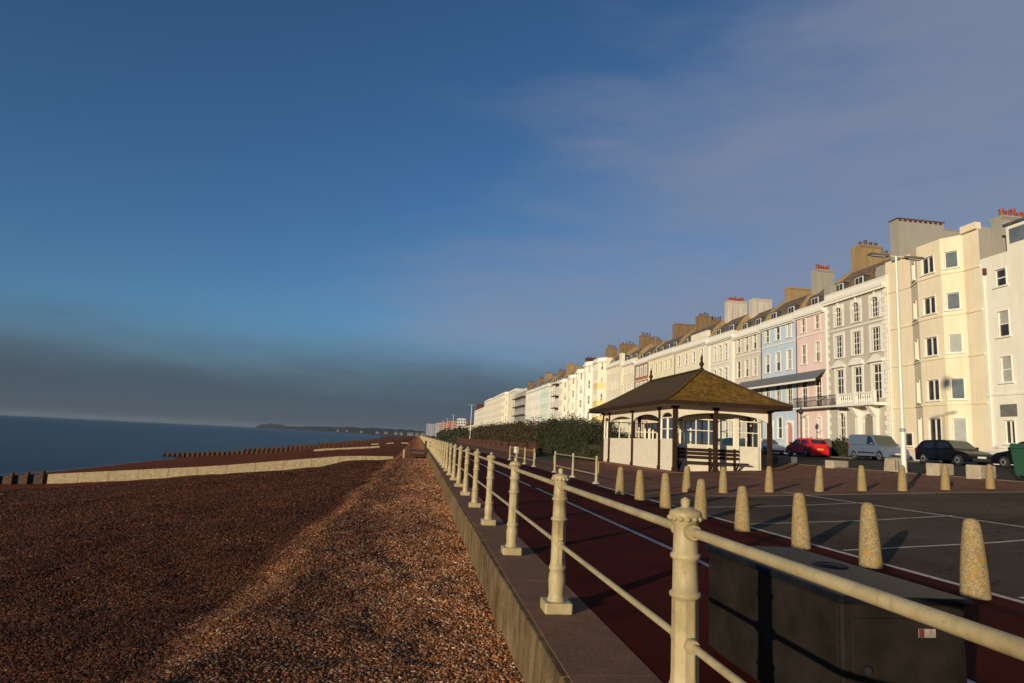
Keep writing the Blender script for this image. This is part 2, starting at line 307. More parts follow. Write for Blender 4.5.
# ------------------------------------------------------------------ mesh helper
class MB:
    def __init__(s): s.v = []; s.f = []; s.sm = []; s.mi = []; s.m = 0
    def face(s, pts, smooth=False):
        i = len(s.v); s.v += [tuple(p) for p in pts]; s.f.append(tuple(range(i, i + len(pts)))); s.sm.append(smooth); s.mi.append(s.m)
    def add(s, verts, faces, smooth=False):
        i = len(s.v); s.v += [tuple(p) for p in verts]
        for f in faces: s.f.append(tuple(i + k for k in f)); s.sm.append(smooth); s.mi.append(s.m)
    def box(s, x0, x1, y0, y1, z0, z1):
        if x0 > x1: x0, x1 = x1, x0
        if y0 > y1: y0, y1 = y1, y0
        v = [(x0, y0, z0), (x1, y0, z0), (x1, y1, z0), (x0, y1, z0), (x0, y0, z1), (x1, y0, z1), (x1, y1, z1), (x0, y1, z1)]
        s.add(v, [(3, 2, 1, 0), (4, 5, 6, 7), (0, 1, 5, 4), (1, 2, 6, 5), (2, 3, 7, 6), (3, 0, 4, 7)]); return s
    def hexa(s, b, t):     # four bottom points ccw, four top points
        s.add(list(b) + list(t), [(3, 2, 1, 0), (4, 5, 6, 7), (0, 1, 5, 4), (1, 2, 6, 5), (2, 3, 7, 6), (3, 0, 4, 7)]); return s
    def tube(s, p0, p1, r, n=8, r1=None, cap=True):
        p0, p1 = Vector(p0), Vector(p1); d = (p1 - p0).normalized(); r1 = r if r1 is None else r1
        a = d.orthogonal().normalized(); b = d.cross(a)
        v = [];
        for p, rr in ((p0, r), (p1, r1)):
            for k in range(n):
                t = 2 * PI * k / n; v.append(p + a * rr * math.cos(t) + b * rr * math.sin(t))
        s.add(v, [(k, (k + 1) % n, n + (k + 1) % n, n + k) for k in range(n)], True)
        if cap: s.face(v[:n][::-1]); s.face(v[n:])
        return s
    def lathe(s, prof, c=(0, 0, 0), n=16, axis='z', flute=None):
        v = []
        for r, z in prof:
            for k in range(n):
                t = 2 * PI * k / n
                rr = r
                if flute and flute[0] <= z <= flute[1]: rr = r * (1.02 if k % 3 else .82)
                if axis == 'z': v.append((c[0] + rr * math.cos(t), c[1] + rr * math.sin(t), c[2] + z))
                elif axis == 'y': v.append((c[0] + rr * math.cos(t), c[1] + z, c[2] - rr * math.sin(t)))
                else: v.append((c[0] + z, c[1] + rr * math.cos(t), c[2] + rr * math.sin(t)))
        m = len(prof); fs = []
        for i in range(m - 1):
            for k in range(n): fs.append((i * n + k, i * n + (k + 1) % n, (i + 1) * n + (k + 1) % n, (i + 1) * n + k))
        s.add(v, fs, True)
        if prof[0][0] > 1e-4: s.face([v[k] for k in range(n)][::-1])
        if prof[-1][0] > 1e-4: s.face([v[(m - 1) * n + k] for k in range(n)])
        return s
    def prism(s, poly, y0, y1, axis='y'):
        # poly: ccw list of (x,z) extruded along y  (axis='x': list of (y,z) extruded along x)
        n = len(poly)
        if axis == 'y': a = [(p[0], y0, p[1]) for p in poly]; b = [(p[0], y1, p[1]) for p in poly]
        else: a = [(y0, p[0], p[1]) for p in poly]; b = [(y1, p[0], p[1]) for p in poly]
        s.add(a + b, [tuple(range(n)), tuple(range(2 * n - 1, n - 1, -1))] + [((k + 1) % n, k, n + k, n + (k + 1) % n) for k in range(n)])
        return s
    def mesh(s, name, mats, off=(0, 0, 0)):
        me = bpy.data.meshes.new(name)
        me.from_pydata([(x - off[0], y - off[1], z - off[2]) for x, y, z in s.v], [], s.f)
        for m in (mats if isinstance(mats, (list, tuple)) else [mats]): me.materials.append(m)
        for p, sm, mi in zip(me.polygons, s.sm, s.mi): p.use_smooth = sm; p.material_index = mi
        me.update(); return me
    def build(s, name, mats, parent=None, bevel=0, fix=False):
        off = wloc(parent) if parent else (0, 0, 0)
        me = s.mesh(name, mats, off)
        if fix or bevel:
            bm = bmesh.new(); bm.from_mesh(me)
            bmesh.ops.remove_doubles(bm, verts=bm.verts, dist=1e-5); bmesh.ops.recalc_face_normals(bm, faces=bm.faces)
            bm.to_mesh(me); bm.free()
        o = bpy.data.objects.new(name, me); COL.objects.link(o)
        if parent: o.parent = parent
        if bevel:
            b = o.modifiers.new('bevel', 'BEVEL'); b.width = bevel; b.segments = 2; b.limit_method = 'ANGLE'
        return o
def wloc(o):
    l = Vector(o.location)
    while o.parent: o = o.parent; l = l + o.location
    return tuple(l)
def thing(name, label, cat, loc=(0, 0, 0), group=None):
    o = bpy.data.objects.new(name, None); COL.objects.link(o); o.location = loc; o.empty_display_size = .3
    o['label'] = label; o['category'] = cat
    if group: o['group'] = group
    return o
def tag(o, label=None, cat=None, group=None, kind=None):
    if label: o['label'] = label
    if cat: o['category'] = cat
    if group: o['group'] = group
    if kind: o['kind'] = kind
    return o
KIDS = {}
def dup(o, loc=None, rz=None, label=None, parent=None):
    c = o.copy(); COL.objects.link(c)
    if parent: c.parent = parent
    if loc is not None: c.location = loc
    if rz is not None: c.rotation_euler = (0, 0, rz)
    if label: c['label'] = label
    for ch in [x for x in o.children]: dup(ch, parent=c)
    return c
def lerp(a, b, t): return a + (b - a) * t
def interp(x, pts):
    if x <= pts[0][0]: return pts[0][1]
    for (a, va), (b, vb) in zip(pts, pts[1:]):
        if x <= b: return lerp(va, vb, (x - a) / (b - a))
    return pts[-1][1]
GP = [(1.7, 0), (7, 0), (10.3, .1), (18, .5), (20.3, .6), (22.5, .87), (29, 1.24), (33, 1.32), (38, 1.4), (60, 1.5)]
def gz(x): return interp(x, GP)
def smooth(t): t = max(0, min(1, t)); return t * t * (3 - 2 * t)

# ------------------------------------------------------------------ ground surfaces
def strip(name, x0, x1, y0, y1, mat, dz=0, zf=gz, ny=1):
    xs = sorted({x0, x1} | {p[0] for p in GP if x0 < p[0] < x1})
    ys = [lerp(y0, y1, k / ny) for k in range(ny + 1)]
    b = MB(); v = [(x, y, zf(x) + dz) for y in ys for x in xs]; n = len(xs)
    b.add(v, [(j * n + i, j * n + i + 1, (j + 1) * n + i + 1, (j + 1) * n + i) for j in range(ny) for i in range(n - 1)])
    o = b.build(name, mat); o['kind'] = 'structure'; return o
# inland ground, one sheet to the horizon
b = MB(); xs = [1.7, 7, 10.3, 18, 20.3, 22.5, 29, 33, 38, 60, 400, 3000, 11000]; ys = [-60, 0, 60, 200, 700, 3000, 11000]
v = [(x, y, gz(x) - .012 if x < 61 else 1.49) for y in ys for x in xs]; n = len(xs)
b.add(v, [(j * n + i, j * n + i + 1, (j + 1) * n + i + 1, (j + 1) * n + i) for j in range(len(ys) - 1) for i in range(n - 1)])
tag(b.build('ground', M['earth']), kind='structure')
strip('promenade_path', 1.69, 6.72, -30, 900, M['red_tarmac'], 0)
strip('car_park', 6.72, 22.5, -30, 20.1, M['asphalt'], 0)
strip('pavement', 6.72, 22.5, 20.1, 52, M['paving'], .004)
strip('pavement', 6.72, 9.2, 52, 500, M['paving'], .004)
strip('lawn', 9.2, 22.5, 52, 700, M['lawn'], .004)
strip('road', 22.5, 32.9, -30, 700, M['road'], .0)
strip('pavement', 32.9, 34.6, -30, 700, M['kerb'], .05)
strip('front_gardens', 34.6, 38, -30, 470, M['kerb'], .04)
b = MB(); b.box(22.38, 22.55, -30, 20.1, gz(22.45) - .1, gz(22.45) + .03); b.box(22.38, 22.55, 20.1, 200, gz(22.45) - .1, gz(22.45) + .03)
b.box(32.8, 32.98, -30, 300, gz(32.9) - .1, gz(32.9) + .1)
xs = [8.6, 10.3, 14, 18, 20.3, 22.3]
for a, c in zip(xs, xs[1:]):
    b.hexa([(a, 20.02, gz(a) - .1), (c, 20.02, gz(c) - .1), (c, 20.2, gz(c) - .1), (a, 20.2, gz(a) - .1)],
           [(a, 20.02, gz(a) + .012), (c, 20.02, gz(c) + .012), (c, 20.2, gz(c) + .012), (a, 20.2, gz(a) + .012)])
tag(b.build('kerb', M['kerb']), kind='structure')
# painted lines
b = MB()
def line(p, q, w, dz=.006):
    p, q = Vector(p), Vector(q); d = (q - p).normalized(); s = Vector((-d.y, d.x)) * w / 2
    k = 12
    for i in range(k):
        a, c = p.lerp(q, i / k), p.lerp(q, (i + 1) / k)
        b.face([(a.x - s.x, a.y - s.y, gz(a.x - s.x) + dz), (c.x - s.x, c.y - s.y, gz(c.x - s.x) + dz), (c.x + s.x, c.y + s.y, gz(c.x + s.x) + dz), (a.x + s.x, a.y + s.y, gz(a.x + s.x) + dz)][::-1])
line((3.9, -10), (3.9, 21.5), .10); line((3.86, 22.3), (3.7, 60), .10); line((3.7, 62), (3.6, 140), .10)
line((6.86, -5), (6.66, 24), .12)
line((12.95, 5), (12.3, 21.2), .09)
for ya, yb in ((16.6, 17.65), (13.4, 14.55), (10.2, 11.4), (7.0, 8.2)): line((6.95, ya), (12.75, yb), .08)
tag(b.build('road_markings', M['line']), kind='structure')

# ------------------------------------------------------------------ beach
def nz(x, y, s): return noise.noise(Vector((x * s, y * s, .37)))
def beach_z(x, y):
    x0 = x; x = x + (.45 * nz(3.1, y, .21) + .22 * nz(7.7, y, .6)) * smooth((.9 - x) / 1.5)
    if x > -1.65:
        z = -.53
    else:
        d = -1.65 - x
        z = -.53 - .17 * smooth(d / .8) - .085 * d - .02 * d * smooth(d / 10)
        z += .06 * nz(x, y * .4, .5) * smooth(d / 1.5) + .22 * nz(x, y * .3, .09) * smooth(d / 5)
        if 5 < y < 62:
            q = (y - 46) * .9 - (x + 5.5) * 2.0 if False else ((y - 46) - (x + 5.5) * 2.05) / 2.3
            z += .10 * math.exp(-(q / .9) ** 2) * smooth(d / 3)
    z += .05 * nz(x, y * .7, .8) + .042 * nz(x, y * .8, 2.0) + .02 * nz(x, y, 4.5) * (1 if y < 30 else 0)
    if y > 45: z -= .35 * smooth((y - 45) / 40) * smooth((x + 8) / 6)
    z -= .5 * smooth((y - 46) / 14) * smooth((-x - 5.5) / 4) * (1 - smooth((y - 70) / 25)) * (1 - smooth((-x - 30) / 10))
    return max(z, -7.5)
def grid(name, xs, ys, mat, zf, uv=None):
    n = len(xs); b = MB()
    b.add([(x, y, zf(x, y)) for y in ys for x in xs], [(j * n + i, j * n + i + 1, (j + 1) * n + i + 1, (j + 1) * n + i) for j in range(len(ys) - 1) for i in range(n - 1)], True)
    return b.build(name, mat)
def steps(a, c, s0, g):
    o = [a]; s = s0
    while o[-1] < c: o.append(min(c, o[-1] + s)); s *= g
    return o
xs = sorted([-x for x in steps(-1.02, 62, .10, 1.03)]); ys = steps(-12, 3.0, .6, 1.0)[:-1] + steps(3.0, 1100, .11, 1.018)
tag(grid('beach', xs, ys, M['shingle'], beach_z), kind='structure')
b = MB(); b.face([(-11900, -40, -5.5), (400, -40, -5.5), (400, 11900, -5.5), (-11900, 11900, -5.5)])
tag(b.build('sea', M['sea']), kind='structure')

# loose pebbles: geometry-node scatter over the near shingle
def pebble_nodes(ratio):
    ng = bpy.data.node_groups.new('pebble_scatter', 'GeometryNodeTree')
    ng.interface.new_socket('Geometry', in_out='INPUT', socket_type='NodeSocketGeometry')
    ng.interface.new_socket('Geometry', in_out='OUTPUT', socket_type='NodeSocketGeometry')
    L = ng.links.new
    gi, go = ng.nodes.new('NodeGroupInput'), ng.nodes.new('NodeGroupOutput')
    at = ng.nodes.new('GeometryNodeInputNamedAttribute'); at.data_type = 'FLOAT'; at.inputs['Name'].default_value = 'dens'
    si = ng.nodes.new('GeometryNodeInputNamedAttribute'); si.data_type = 'FLOAT'; si.inputs['Name'].default_value = 'size'
    d = ng.nodes.new('GeometryNodeDistributePointsOnFaces'); d.distribute_method = 'RANDOM'
    L(gi.outputs[0], d.inputs['Mesh']); L(at.outputs[0], d.inputs['Density'])
    ico = ng.nodes.new('GeometryNodeMeshIcoSphere'); ico.inputs['Radius'].default_value = 1; ico.inputs['Subdivisions'].default_value = 2
    sm = ng.nodes.new('GeometryNodeSetShadeSmooth'); L(ico.outputs['Mesh'], sm.inputs[0])
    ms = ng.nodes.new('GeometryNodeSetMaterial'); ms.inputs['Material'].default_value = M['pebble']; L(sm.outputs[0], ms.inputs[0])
    ip = ng.nodes.new('GeometryNodeInstanceOnPoints'); L(d.outputs['Points'], ip.inputs['Points']); L(ms.outputs[0], ip.inputs['Instance'])
    rr = ng.nodes.new('FunctionNodeRandomValue'); rr.data_type = 'FLOAT_VECTOR'; rr.inputs[0].default_value = (-.5, -.5, 0); rr.inputs[1].default_value = (.5, .5, 6.28)
    L(rr.outputs[0], ip.inputs['Rotation'])
    rs = ng.nodes.new('FunctionNodeRandomValue'); rs.data_type = 'FLOAT_VECTOR'; rs.inputs[0].default_value = (.4, .3, .2); rs.inputs[1].default_value = (1.75, 1.25, .85); rs.inputs['Seed'].default_value = 3
    vm = ng.nodes.new('ShaderNodeVectorMath'); vm.operation = 'SCALE'; L(rs.outputs[0], vm.inputs[0]); L(si.outputs[0], vm.inputs['Scale'])
    L(vm.outputs[0], ip.inputs['Scale'])
    L(ip.outputs[0], go.inputs[0]); return ng
def dens(x, y):
    d = math.hypot(x, y)
    return 2100 * min(1, (7.5 / max(d, .1)) ** 1.75) if y > 3 else 0
xs = sorted([-x for x in steps(-1.03, 26, .10, 1.03)]); ys = steps(3.2, 60, .11, 1.018)
sh = grid('shingle', xs, ys, M['pebble'], lambda x, y: beach_z(x, y) + .004)
me = sh.data
a1 = me.attributes.new('dens', 'FLOAT', 'POINT'); a2 = me.attributes.new('size', 'FLOAT', 'POINT')
for i, v in enumerate(me.vertices):
    x, y = v.co.x, v.co.y
    a1.data[i].value = dens(x, y); a2.data[i].value = .0165 * (1 + .05 * max(0, math.hypot(x, y) - 8))
gm = sh.modifiers.new('scatter', 'NODES'); gm.node_group = pebble_nodes(1)
tag(sh, 'loose brown and white flint pebbles banked against the sea wall', 'pebbles', kind='stuff')

# far shore: low hills round the bay
b = MB()
dirs = [(-.232, 6100, 3), (-.225, 5900, 30), (-.215, 5700, 38), (-.2, 5300, 36), (-.19, 5000, 22), (-.178, 4500, 20), (-.16, 4300, 25), (-.14, 4200, 30), (-.12, 3900, 28), (-.1, 3600, 32), (-.08, 3300, 27), (-.06, 3100, 30), (-.04, 3000, 27), (-.02, 2900, 28), (0., 2900, 24), (.03, 2900, 22), (.06, 2900, 20)]
fine = []
for (a, d, h), (a2_, d2, h2) in zip(dirs, dirs[1:]):
    for k in range(6):
        t = k / 6; fine.append((lerp(a, a2_, t), lerp(d, d2, t), lerp(h, h2, t) * (1 + .22 * noise.noise(Vector((lerp(a, a2_, t) * 140, 3, 0))))))
rows = []
for dd, hh in ((0, -5.55), (60, -3.5), (300, -1), (900, 1.0), (2500, .8)):
    row = []
    for a, d, h in fine:
        r_ = d + dd; z = hh if dd <= 60 else (-3.5 + h * .22 + 3 * noise.noise(Vector((a * 60, 1, 0))) if dd == 300 else h)
        row.append((a * r_, r_, z))
    rows.append(row)
n = len(fine)
b.add([p for r_ in rows for p in r_], [(j * n + i, j * n + i + 1, (j + 1) * n + i + 1, (j + 1) * n + i) for j in range(len(rows) - 1) for i in range(n - 1)], True)
tag(b.build('hills', M['headland']), kind='structure')
# the curving beach beyond the last groyne
b = MB(); pts = [(-46, 900), (-55, 1300), (-90, 1900), (-190, 2500), (-390, 3300), (-700, 4100)]
v = []
for x, y in pts: v += [(x - 12, y, -5.7), (x + 14 + y * .01, y, -3.2), (x + 60 + y * .03, y + 40, -1.2), (x + 420, y + 150, 1.3)]
b.add(v, [(j * 4 + i, j * 4 + i + 1, (j + 1) * 4 + i + 1, (j + 1) * 4 + i) for j in range(len(pts) - 1) for i in range(3)], True)
tag(b.build('far_shore', mat_ground('far_shore_shingle', (.10, .058, .034), .05, .3, .01)), kind='structure')

# ------------------------------------------------------------------ sea wall and railing
RX = 1.34
w = thing('sea_wall', 'long concrete sea wall with pale ledge between shingle beach and red promenade', 'sea wall', (1.3, 4, -.6))
b = MB(); y = -10.0
k = 0
while y < 900:
    ln = 2.9 if y < 90 else 40
    j = random.uniform(-.012, .012) if y < 90 else 0; b.hexa([(1.0 + j, y + .014, -2.2), (1.3, y + .014, -2.2), (1.3, y + ln, -2.2), (1.0 + j, y + ln, -2.2)], [(1.035 + j, y + .014, -.004), (1.3, y + .014, -.004), (1.3, y + ln, -.004), (1.035 + j, y + ln, -.004)])
    y += ln
b.build('wall_face', M['wall_concrete'], w, bevel=.012)
b = MB(); y = -10.0
while y < 900:
    ln = 2.9 if y < 90 else 40
    b.box(1.085, 1.685, y + .006, y + ln, -.3, .0 + .004); y += ln
b.build('ledge', M['ledge_concrete'], w)

rail = thing('railing', 'cream painted cast iron railing with fluted posts along the sea wall', 'railing', (RX, 3.2, 0))
def post_mb():
    b = MB()
    prof = [(.098, .10), (.098, .115), (.088, .13), (.083, .16), (.088, .22), (.092, .27), (.086, .33), (.078, .36), (.09, .375), (.092, .39), (.085, .405), (.077, .42), (.074, .46), (.072, .79), (.074, .80), (.088, .81), (.088, .825), (.072, .835), (.07, .98), (.084, .99), (.084, 1.005), (.07, 1.015), (.072, 1.12), (.08, 1.155), (.096, 1.175), (.1, 1.2), (.094, 1.212), (.05, 1.225), (.024, 1.232), (.03, 1.25), (.028, 1.268), (.0, 1.28)]
    prof = [(r * (.86 if z < 1.1 else .80), z) for r, z in prof]
    b.lathe(prof, (0, 0, 0), 24, flute=(.42, .795))
    for k in range(14): b.lathe([(.0, -.014), (.012, -.007), (.014, 0), (.012, .007), (.0, .014)], (.076 * math.cos(k * PI / 7), .076 * math.sin(k * PI / 7), 1.178), 6)
    for s in (-1, 1):                               # sockets that take the rails
        for z, r in ((1.12, .036), (.6, .031)):
            b.lathe([(r * .8, .06), (r * 1.1, .07), (r * 1.15, .095), (r, .11)], (0, 0, z), 12, axis='y') if s > 0 else b.lathe([(r, -.11), (r * 1.15, -.095), (r * 1.1, -.07), (r * .8, -.06)], (0, 0, z), 12, axis='y')
    return b
pm = post_mb().mesh('post', M['cream_paint'])
pb = MB().box(-.125, .125, -.125, .125, 0.004, .10); 
plm = pb.mesh('plinth', M['cream_paint'])
for k in range(88):
    yy = 3.2 + 2.93 * (k - 1) if k < 50 else 3.2 + 2.93 * 48 + 8.8 * (k - 49)
    o = bpy.data.objects.new('post', pm); COL.objects.link(o); o.parent = rail; o.location = (0, yy - 3.2, 0); o.rotation_euler = (R(random.uniform(-.5, .5)), R(random.uniform(-.5, .5)), 0)
    q = bpy.data.objects.new('plinth', plm); COL.objects.link(q); q.parent = o
    if k < 12:
        bv = q.modifiers.new('bevel', 'BEVEL'); bv.width = .012; bv.segments = 2
b = MB().tube((RX, .3, 1.12), (RX, 480, 1.12), .0235, 14); b.build('top_rail', M['cream_paint'], rail)
b = MB().tube((RX, .3, .60), (RX, 480, .60), .019, 12); b.build('lower_rail', M['cream_paint'], rail)

# ------------------------------------------------------------------ black utility cabinet
c = thing('utility_cabinet', 'low matt black utility cabinet on the red path behind the railing', 'utility cabinet', (2.7, 4.2, 0))
MB().box(2.32, 3.06, 3.44, 5.1, .03, .73).build('body', M['cabinet'], c, bevel=.012)
b = MB().hexa([(2.29, 3.40, .733), (3.1, 3.40, .733), (3.1, 5.16, .733), (2.29, 5.16, .733)], [(2.30, 3.41, .775), (3.09, 3.41, .768), (3.09, 5.15, .768), (2.30, 5.15, .775)])
b.build('lid', M['cabinet_top'], c, bevel=.015)
b = MB()
b.lathe([(.115, 0), (.115, .006), (.10, .008), (.095, .004), (.06, .004), (.055, .007), (0, .007)], (2.86, 4.35, .7695), 24); b.build('vent_cap', M['cabinet'], c)
b = MB()
for y0, y1 in ((3.47, 4.30), (4.308, 5.07)): b.box(2.314, 2.322, y0, y1, .06, .72)
b.build('side_panel', M['cabinet'], c, bevel=.004)
d = MB().box(2.37, 3.02, 3.425, 3.442, .06, .66).build('door', M['cabinet'], c, bevel=.004)
b = MB(); b.lathe([(.022, 0), (.022, .02), (.012, .024)], (2.44, 3.40, .4), 12, axis='y'); b.build('lock', M['iron'], d)
s_ = MB().box(2.76, 2.86, 3.420, 3.4245, .565, .61).build('sticker', [M['sticker']], d)
MB().box(2.76, 2.79, 3.418, 3.4198, .566, .609).build('sticker_stripe', M['sticker_red'], d)
MB().box(2.36, 3.02, 3.5, 5.05, .0, .035).build('base', M['cabinet'], c)

# ------------------------------------------------------------------ concrete bollards
def bollard_mesh(tilt=0):
    b = MB(); b.lathe([(.152, -.05), (.150, .05), (.138, .3), (.118, .55), (.097, .74), (.086, .81), (.066, .85), (.035, .866), (.0, .87)], (0, 0, 0), 20); return b
bm_ = bollard_mesh().mesh('bollard', M['bollard'])
near = [(6.41, 7.04, 'lower part in shade, nearest the black cabinet'), (6.4, 8.8, 'yellow lichened, beside the far end of the cabinet lid'), (6.3, 10.35, 'yellow lichened, third from the near end of the kerb row'), (6.28, 12.3, 'slim looking, fourth from the near end of the kerb row'), (6.25, 14.15, 'fifth in the kerb row, just right of the near post'), (6.28, 16.3, 'behind the tall nearest railing post'), (6.34, 18.45, 'seventh in the kerb row, near its far end'), (6.3, 20.2, 'last at the far end of the kerb row')]
for i, (x, y, t) in enumerate(near):
    o = bpy.data.objects.new('bollard', bm_); COL.objects.link(o); o.location = (x, y, gz(x)); o.rotation_euler = (R(random.uniform(-1.5, 1.5)), R(random.uniform(-1.5, 1.5)), random.uniform(0, 6))
    o.scale = (1, 1, random.uniform(.97, 1.02)); tag(o, 'tapered concrete bollard, ' + t, 'bollard', 'concrete bollards along the promenade kerb')
back = [(9.0, 21.5, 'leftmost of the far row, in front of the shelter bench'), (10.2, 21.3, 'second from left in the far row before the shelter'), (11.87, 21.35, 'in front of the shelter corner post on the right'), (13.62, 21.25, 'below the parked red car'), (15.18, 21.2, 'below the parked grey van'), (16.54, 21.0, 'at the foot of the tall white lamp post'), (18.26, 21.1, 'before the stone block under the black hatchback'), (20.3, 21.4, 'nearest the green bin')]
for i, (x, y, t) in enumerate(back):
    o = bpy.data.objects.new('bollard', bm_); COL.objects.link(o); o.location = (x, y, gz(x)); o.rotation_euler = (R(random.uniform(-1.5, 1.5)), R(random.uniform(-2, 0)), random.uniform(0, 6))
    tag(o, 'pale concrete bollard ' + t, 'bollard', 'concrete bollards across the far end of the car park')

# ------------------------------------------------------------------ cycle barriers
def barrier(y0, y1, n, label):
    t = thing('cycle_barrier', label, 'barrier', (6.85, y0, 0), 'cream barriers at the edge of the promenade')
    X = 6.85
    for k in range(n):
        y = lerp(y0, y1, k / (n - 1))
        p = MB().lathe([(.06, .08), (.055, .3), (.05, .95), (.056, .97), (.056, 1.02), (.03, 1.05), (0, 1.06)], (X, y, gz(X)), 12).build('post', M['cream_paint'], t)
        MB().box(X - .13, X + .13, y - .13, y + .13, gz(X), gz(X) + .085).build('base', M['stone'], p) if False else MB().lathe([(.15, 0), (.14, .05), (.08, .09)], (X, y, gz(X)), 12).build('base', M['stone'], t)
    MB().tube((X, y0, .92), (X, y1, .92), .02).build('top_rail', M['cream_paint'], t)
    MB().tube((X, y0, .35), (X, y1, .35), .02).build('lower_rail', M['cream_paint'], t)
    for ye, s in ((y0, -1), (y1, 1)):
        b = MB(); b.tube((X, ye, .86), (X, ye + s * .28, .82), .018); b.tube((X, ye + s * .28, .82), (X, ye + s * .28, .42), .018); b.tube((X, ye + s * .28, .42), (X, ye, .38), .018)
        b.build('end_loop', M['cream_paint'], t)
barrier(25.0, 32.8, 3, 'cream three post barrier left of the shelter on the brown paving')
barrier(38.8, 49.2, 4, 'farther cream four post barrier in front of the low brick wall')

# ------------------------------------------------------------------ shelter
def build_shelter():
    x0, x1, y0, y1, fz, ez = 13.1, 18.3, 32.85, 46.1, .30, 3.75
    t = thing('seaside_shelter', 'cream and brown open sided promenade shelter with mossy hipped roof', 'shelter', ((x0 + x1) / 2, (y0 + y1) / 2, fz))
    b = MB(); b.box(x0 - .25, x1 + .25, y0 - .3, y1 + .3, -.1, fz); b.build('plinth', M['paving'], t)
    # roof with a slight bell-cast
    ex0, ex1, ey0, ey1 = 12.25, 19.1, 31.95, 47.2
    rx = 15.65; ry0, ry1 = 35.4, 43.7; rz = 5.92
    def ring(f, z): return [(lerp(ex0, rx, f), lerp(ey0, ry0, f), z), (lerp(ex1, rx, f), lerp(ey0, ry0, f), z), (lerp(ex1, rx, f), lerp(ey1, ry1, f), z), (lerp(ex0, rx, f), lerp(ey1, ry1, f), z)]
    rs = [ring(f, z) for f, z in ((0, 3.9), (.12, 4.07), (.3, 4.4), (.6, 5.05), (.999, rz))]
    b = MB()
    for a, c in zip(rs, rs[1:]):
        for k in range(4): b.face([a[k], a[(k + 1) % 4], c[(k + 1) % 4], c[k]])
    roof = b.build('roof', M['moss'], t)
    b = MB()
    for k in range(4):
        for a, c in zip(rs, rs[1:]): b.tube(Vector(a[k]) + Vector((0, 0, .02)), Vector(c[k]) + Vector((0, 0, .02)), .07, 8)
    b.tube((rx, ry0, rz + .03), (rx, ry1, rz + .03), .09, 8); b.build('ridge_tiles', M['moss'], roof)
    b = MB(); T = .1
    for (xa, xb, ya, yb) in ((ex0, ex1, ey0, ey0 + T), (ex0, ex1, ey1 - T, ey1), (ex0, ex0 + T, ey0 + T, ey1 - T), (ex1 - T, ex1, ey0 + T, ey1 - T)): b.box(xa, xb, ya, yb, 3.68, 3.895)
    b.build('fascia', M['dark_wood'], t)
    b = MB(); b.box(ex0 + T, ex1 - T, ey0 + T, ey1 - T, 3.76, 3.80); b.build('soffit', M['shelter_trim'], t)
    for y in (ry0, ry1):
        MB().lathe([(.13, 0), (.15, .05), (.08, .1), (.07, .2), (.13, .27), (.14, .34), (.09, .42), (.05, .52), (.08, .58), (.07, .64), (.03, .8), (.0, 1.0)], (rx, y, rz + .02), 12).build('finial', M['dark_wood'], t)
    # posts
    ps = [(x0, y0), (x0, 34.95), (x0, 39.6), (x0, 44.6), (x0, y1), (15.3, y0), (x1, y0), (x1, 34.95), (x1, 39.6), (x1, 44.6), (x1, y1), (15.7, y1)]
    for x, y in ps:
        b = MB(); b.box(x - .1, x + .1, y - .1, y + .1, fz, 3.6); b.box(x - .13, x + .13, y - .13, y + .13, fz + .003, fz + .22); b.box(x - .17, x + .17, y - .17, y + .17, 3.56, 3.66)
        b.build('post', M['dark_wood'], t, bevel=.01)
    # arched valance boards
    def valance(p, q, z0, z1, rise):
        p, q = Vector(p), Vector(q); b = MB(); K = 12
        nrm = Vector((-(q - p).y, (q - p).x)).normalized() * .035
        for k in range(K):
            a, c = p.lerp(q, k / K), p.lerp(q, (k + 1) / K)
            za, zc = z0 + rise * math.sin(PI * k / K) ** .6, z0 + rise * math.sin(PI * (k + 1) / K) ** .6
            f = [(a - nrm, za), (c - nrm, zc), (c + nrm, zc), (a + nrm, za)]
            b.hexa([(u.x, u.y, z) for u, z in f], [(u.x, u.y, z1) for u, z in f])
        return b.build('valance', M['shelter_trim'], t)
    xs_ = [(y0, 34.95), (34.95, 39.6), (39.6, 44.6), (44.6, y1)]
    for X in (x0, x1):
        for a, c in xs_: valance((X, a + .1), (X, c - .1), 3.0, 3.69, .34)
    for Y in (y0, y1):
        valance((x0 + .1, Y), (15.2, Y), 3.1, 3.69, .2) if False else valance((x0 + .1, Y), (x1 - .1, Y), 3.02, 3.69, .38)
    # boarded dado with glazing above
    def screen(name, p, q, zt, cols, glass=True, ztop=3.1):
        p, q = Vector(p), Vector(q); d = (q - p).normalized(); n = Vector((-d.y, d.x)) * .04
        b = MB()
        def slab(bb, a, c, za, zb, k=1.):
            bb.hexa([(a.x - n.x * k, a.y - n.y * k, za), (c.x - n.x * k, c.y - n.y * k, za), (c.x + n.x * k, c.y + n.y * k, za), (a.x + n.x * k, a.y + n.y * k, za)],
                    [(a.x - n.x * k, a.y - n.y * k, zb), (c.x - n.x * k, c.y - n.y * k, zb), (c.x + n.x * k, c.y + n.y * k, zb), (a.x + n.x * k, a.y + n.y * k, zb)])
        z = fz + .02
        while z < zt - .05:                                   # lapped boards
            slab(b, p, q, z, min(z + .155, zt), 1.0); slab(b, p, q, min(z + .155, zt), min(z + .178, zt), .35); z += .178
        o = b.build(name, M['boards'], t)
        b = MB(); slab(b, p, q, zt + .002, zt + .06, 1.5)
        if glass:
            slab(b, p, q, ztop - .06, ztop, 1.3); slab(b, p, q, 2.45, 2.5, .9)
            for k in range(cols + 1):
                c_ = p.lerp(q, k / cols); slab(b, c_ - d * .03, c_ + d * .03, zt + .061, ztop - .062, 1.15)
        b.build('glazing_bars', M['shelter_trim'], o)
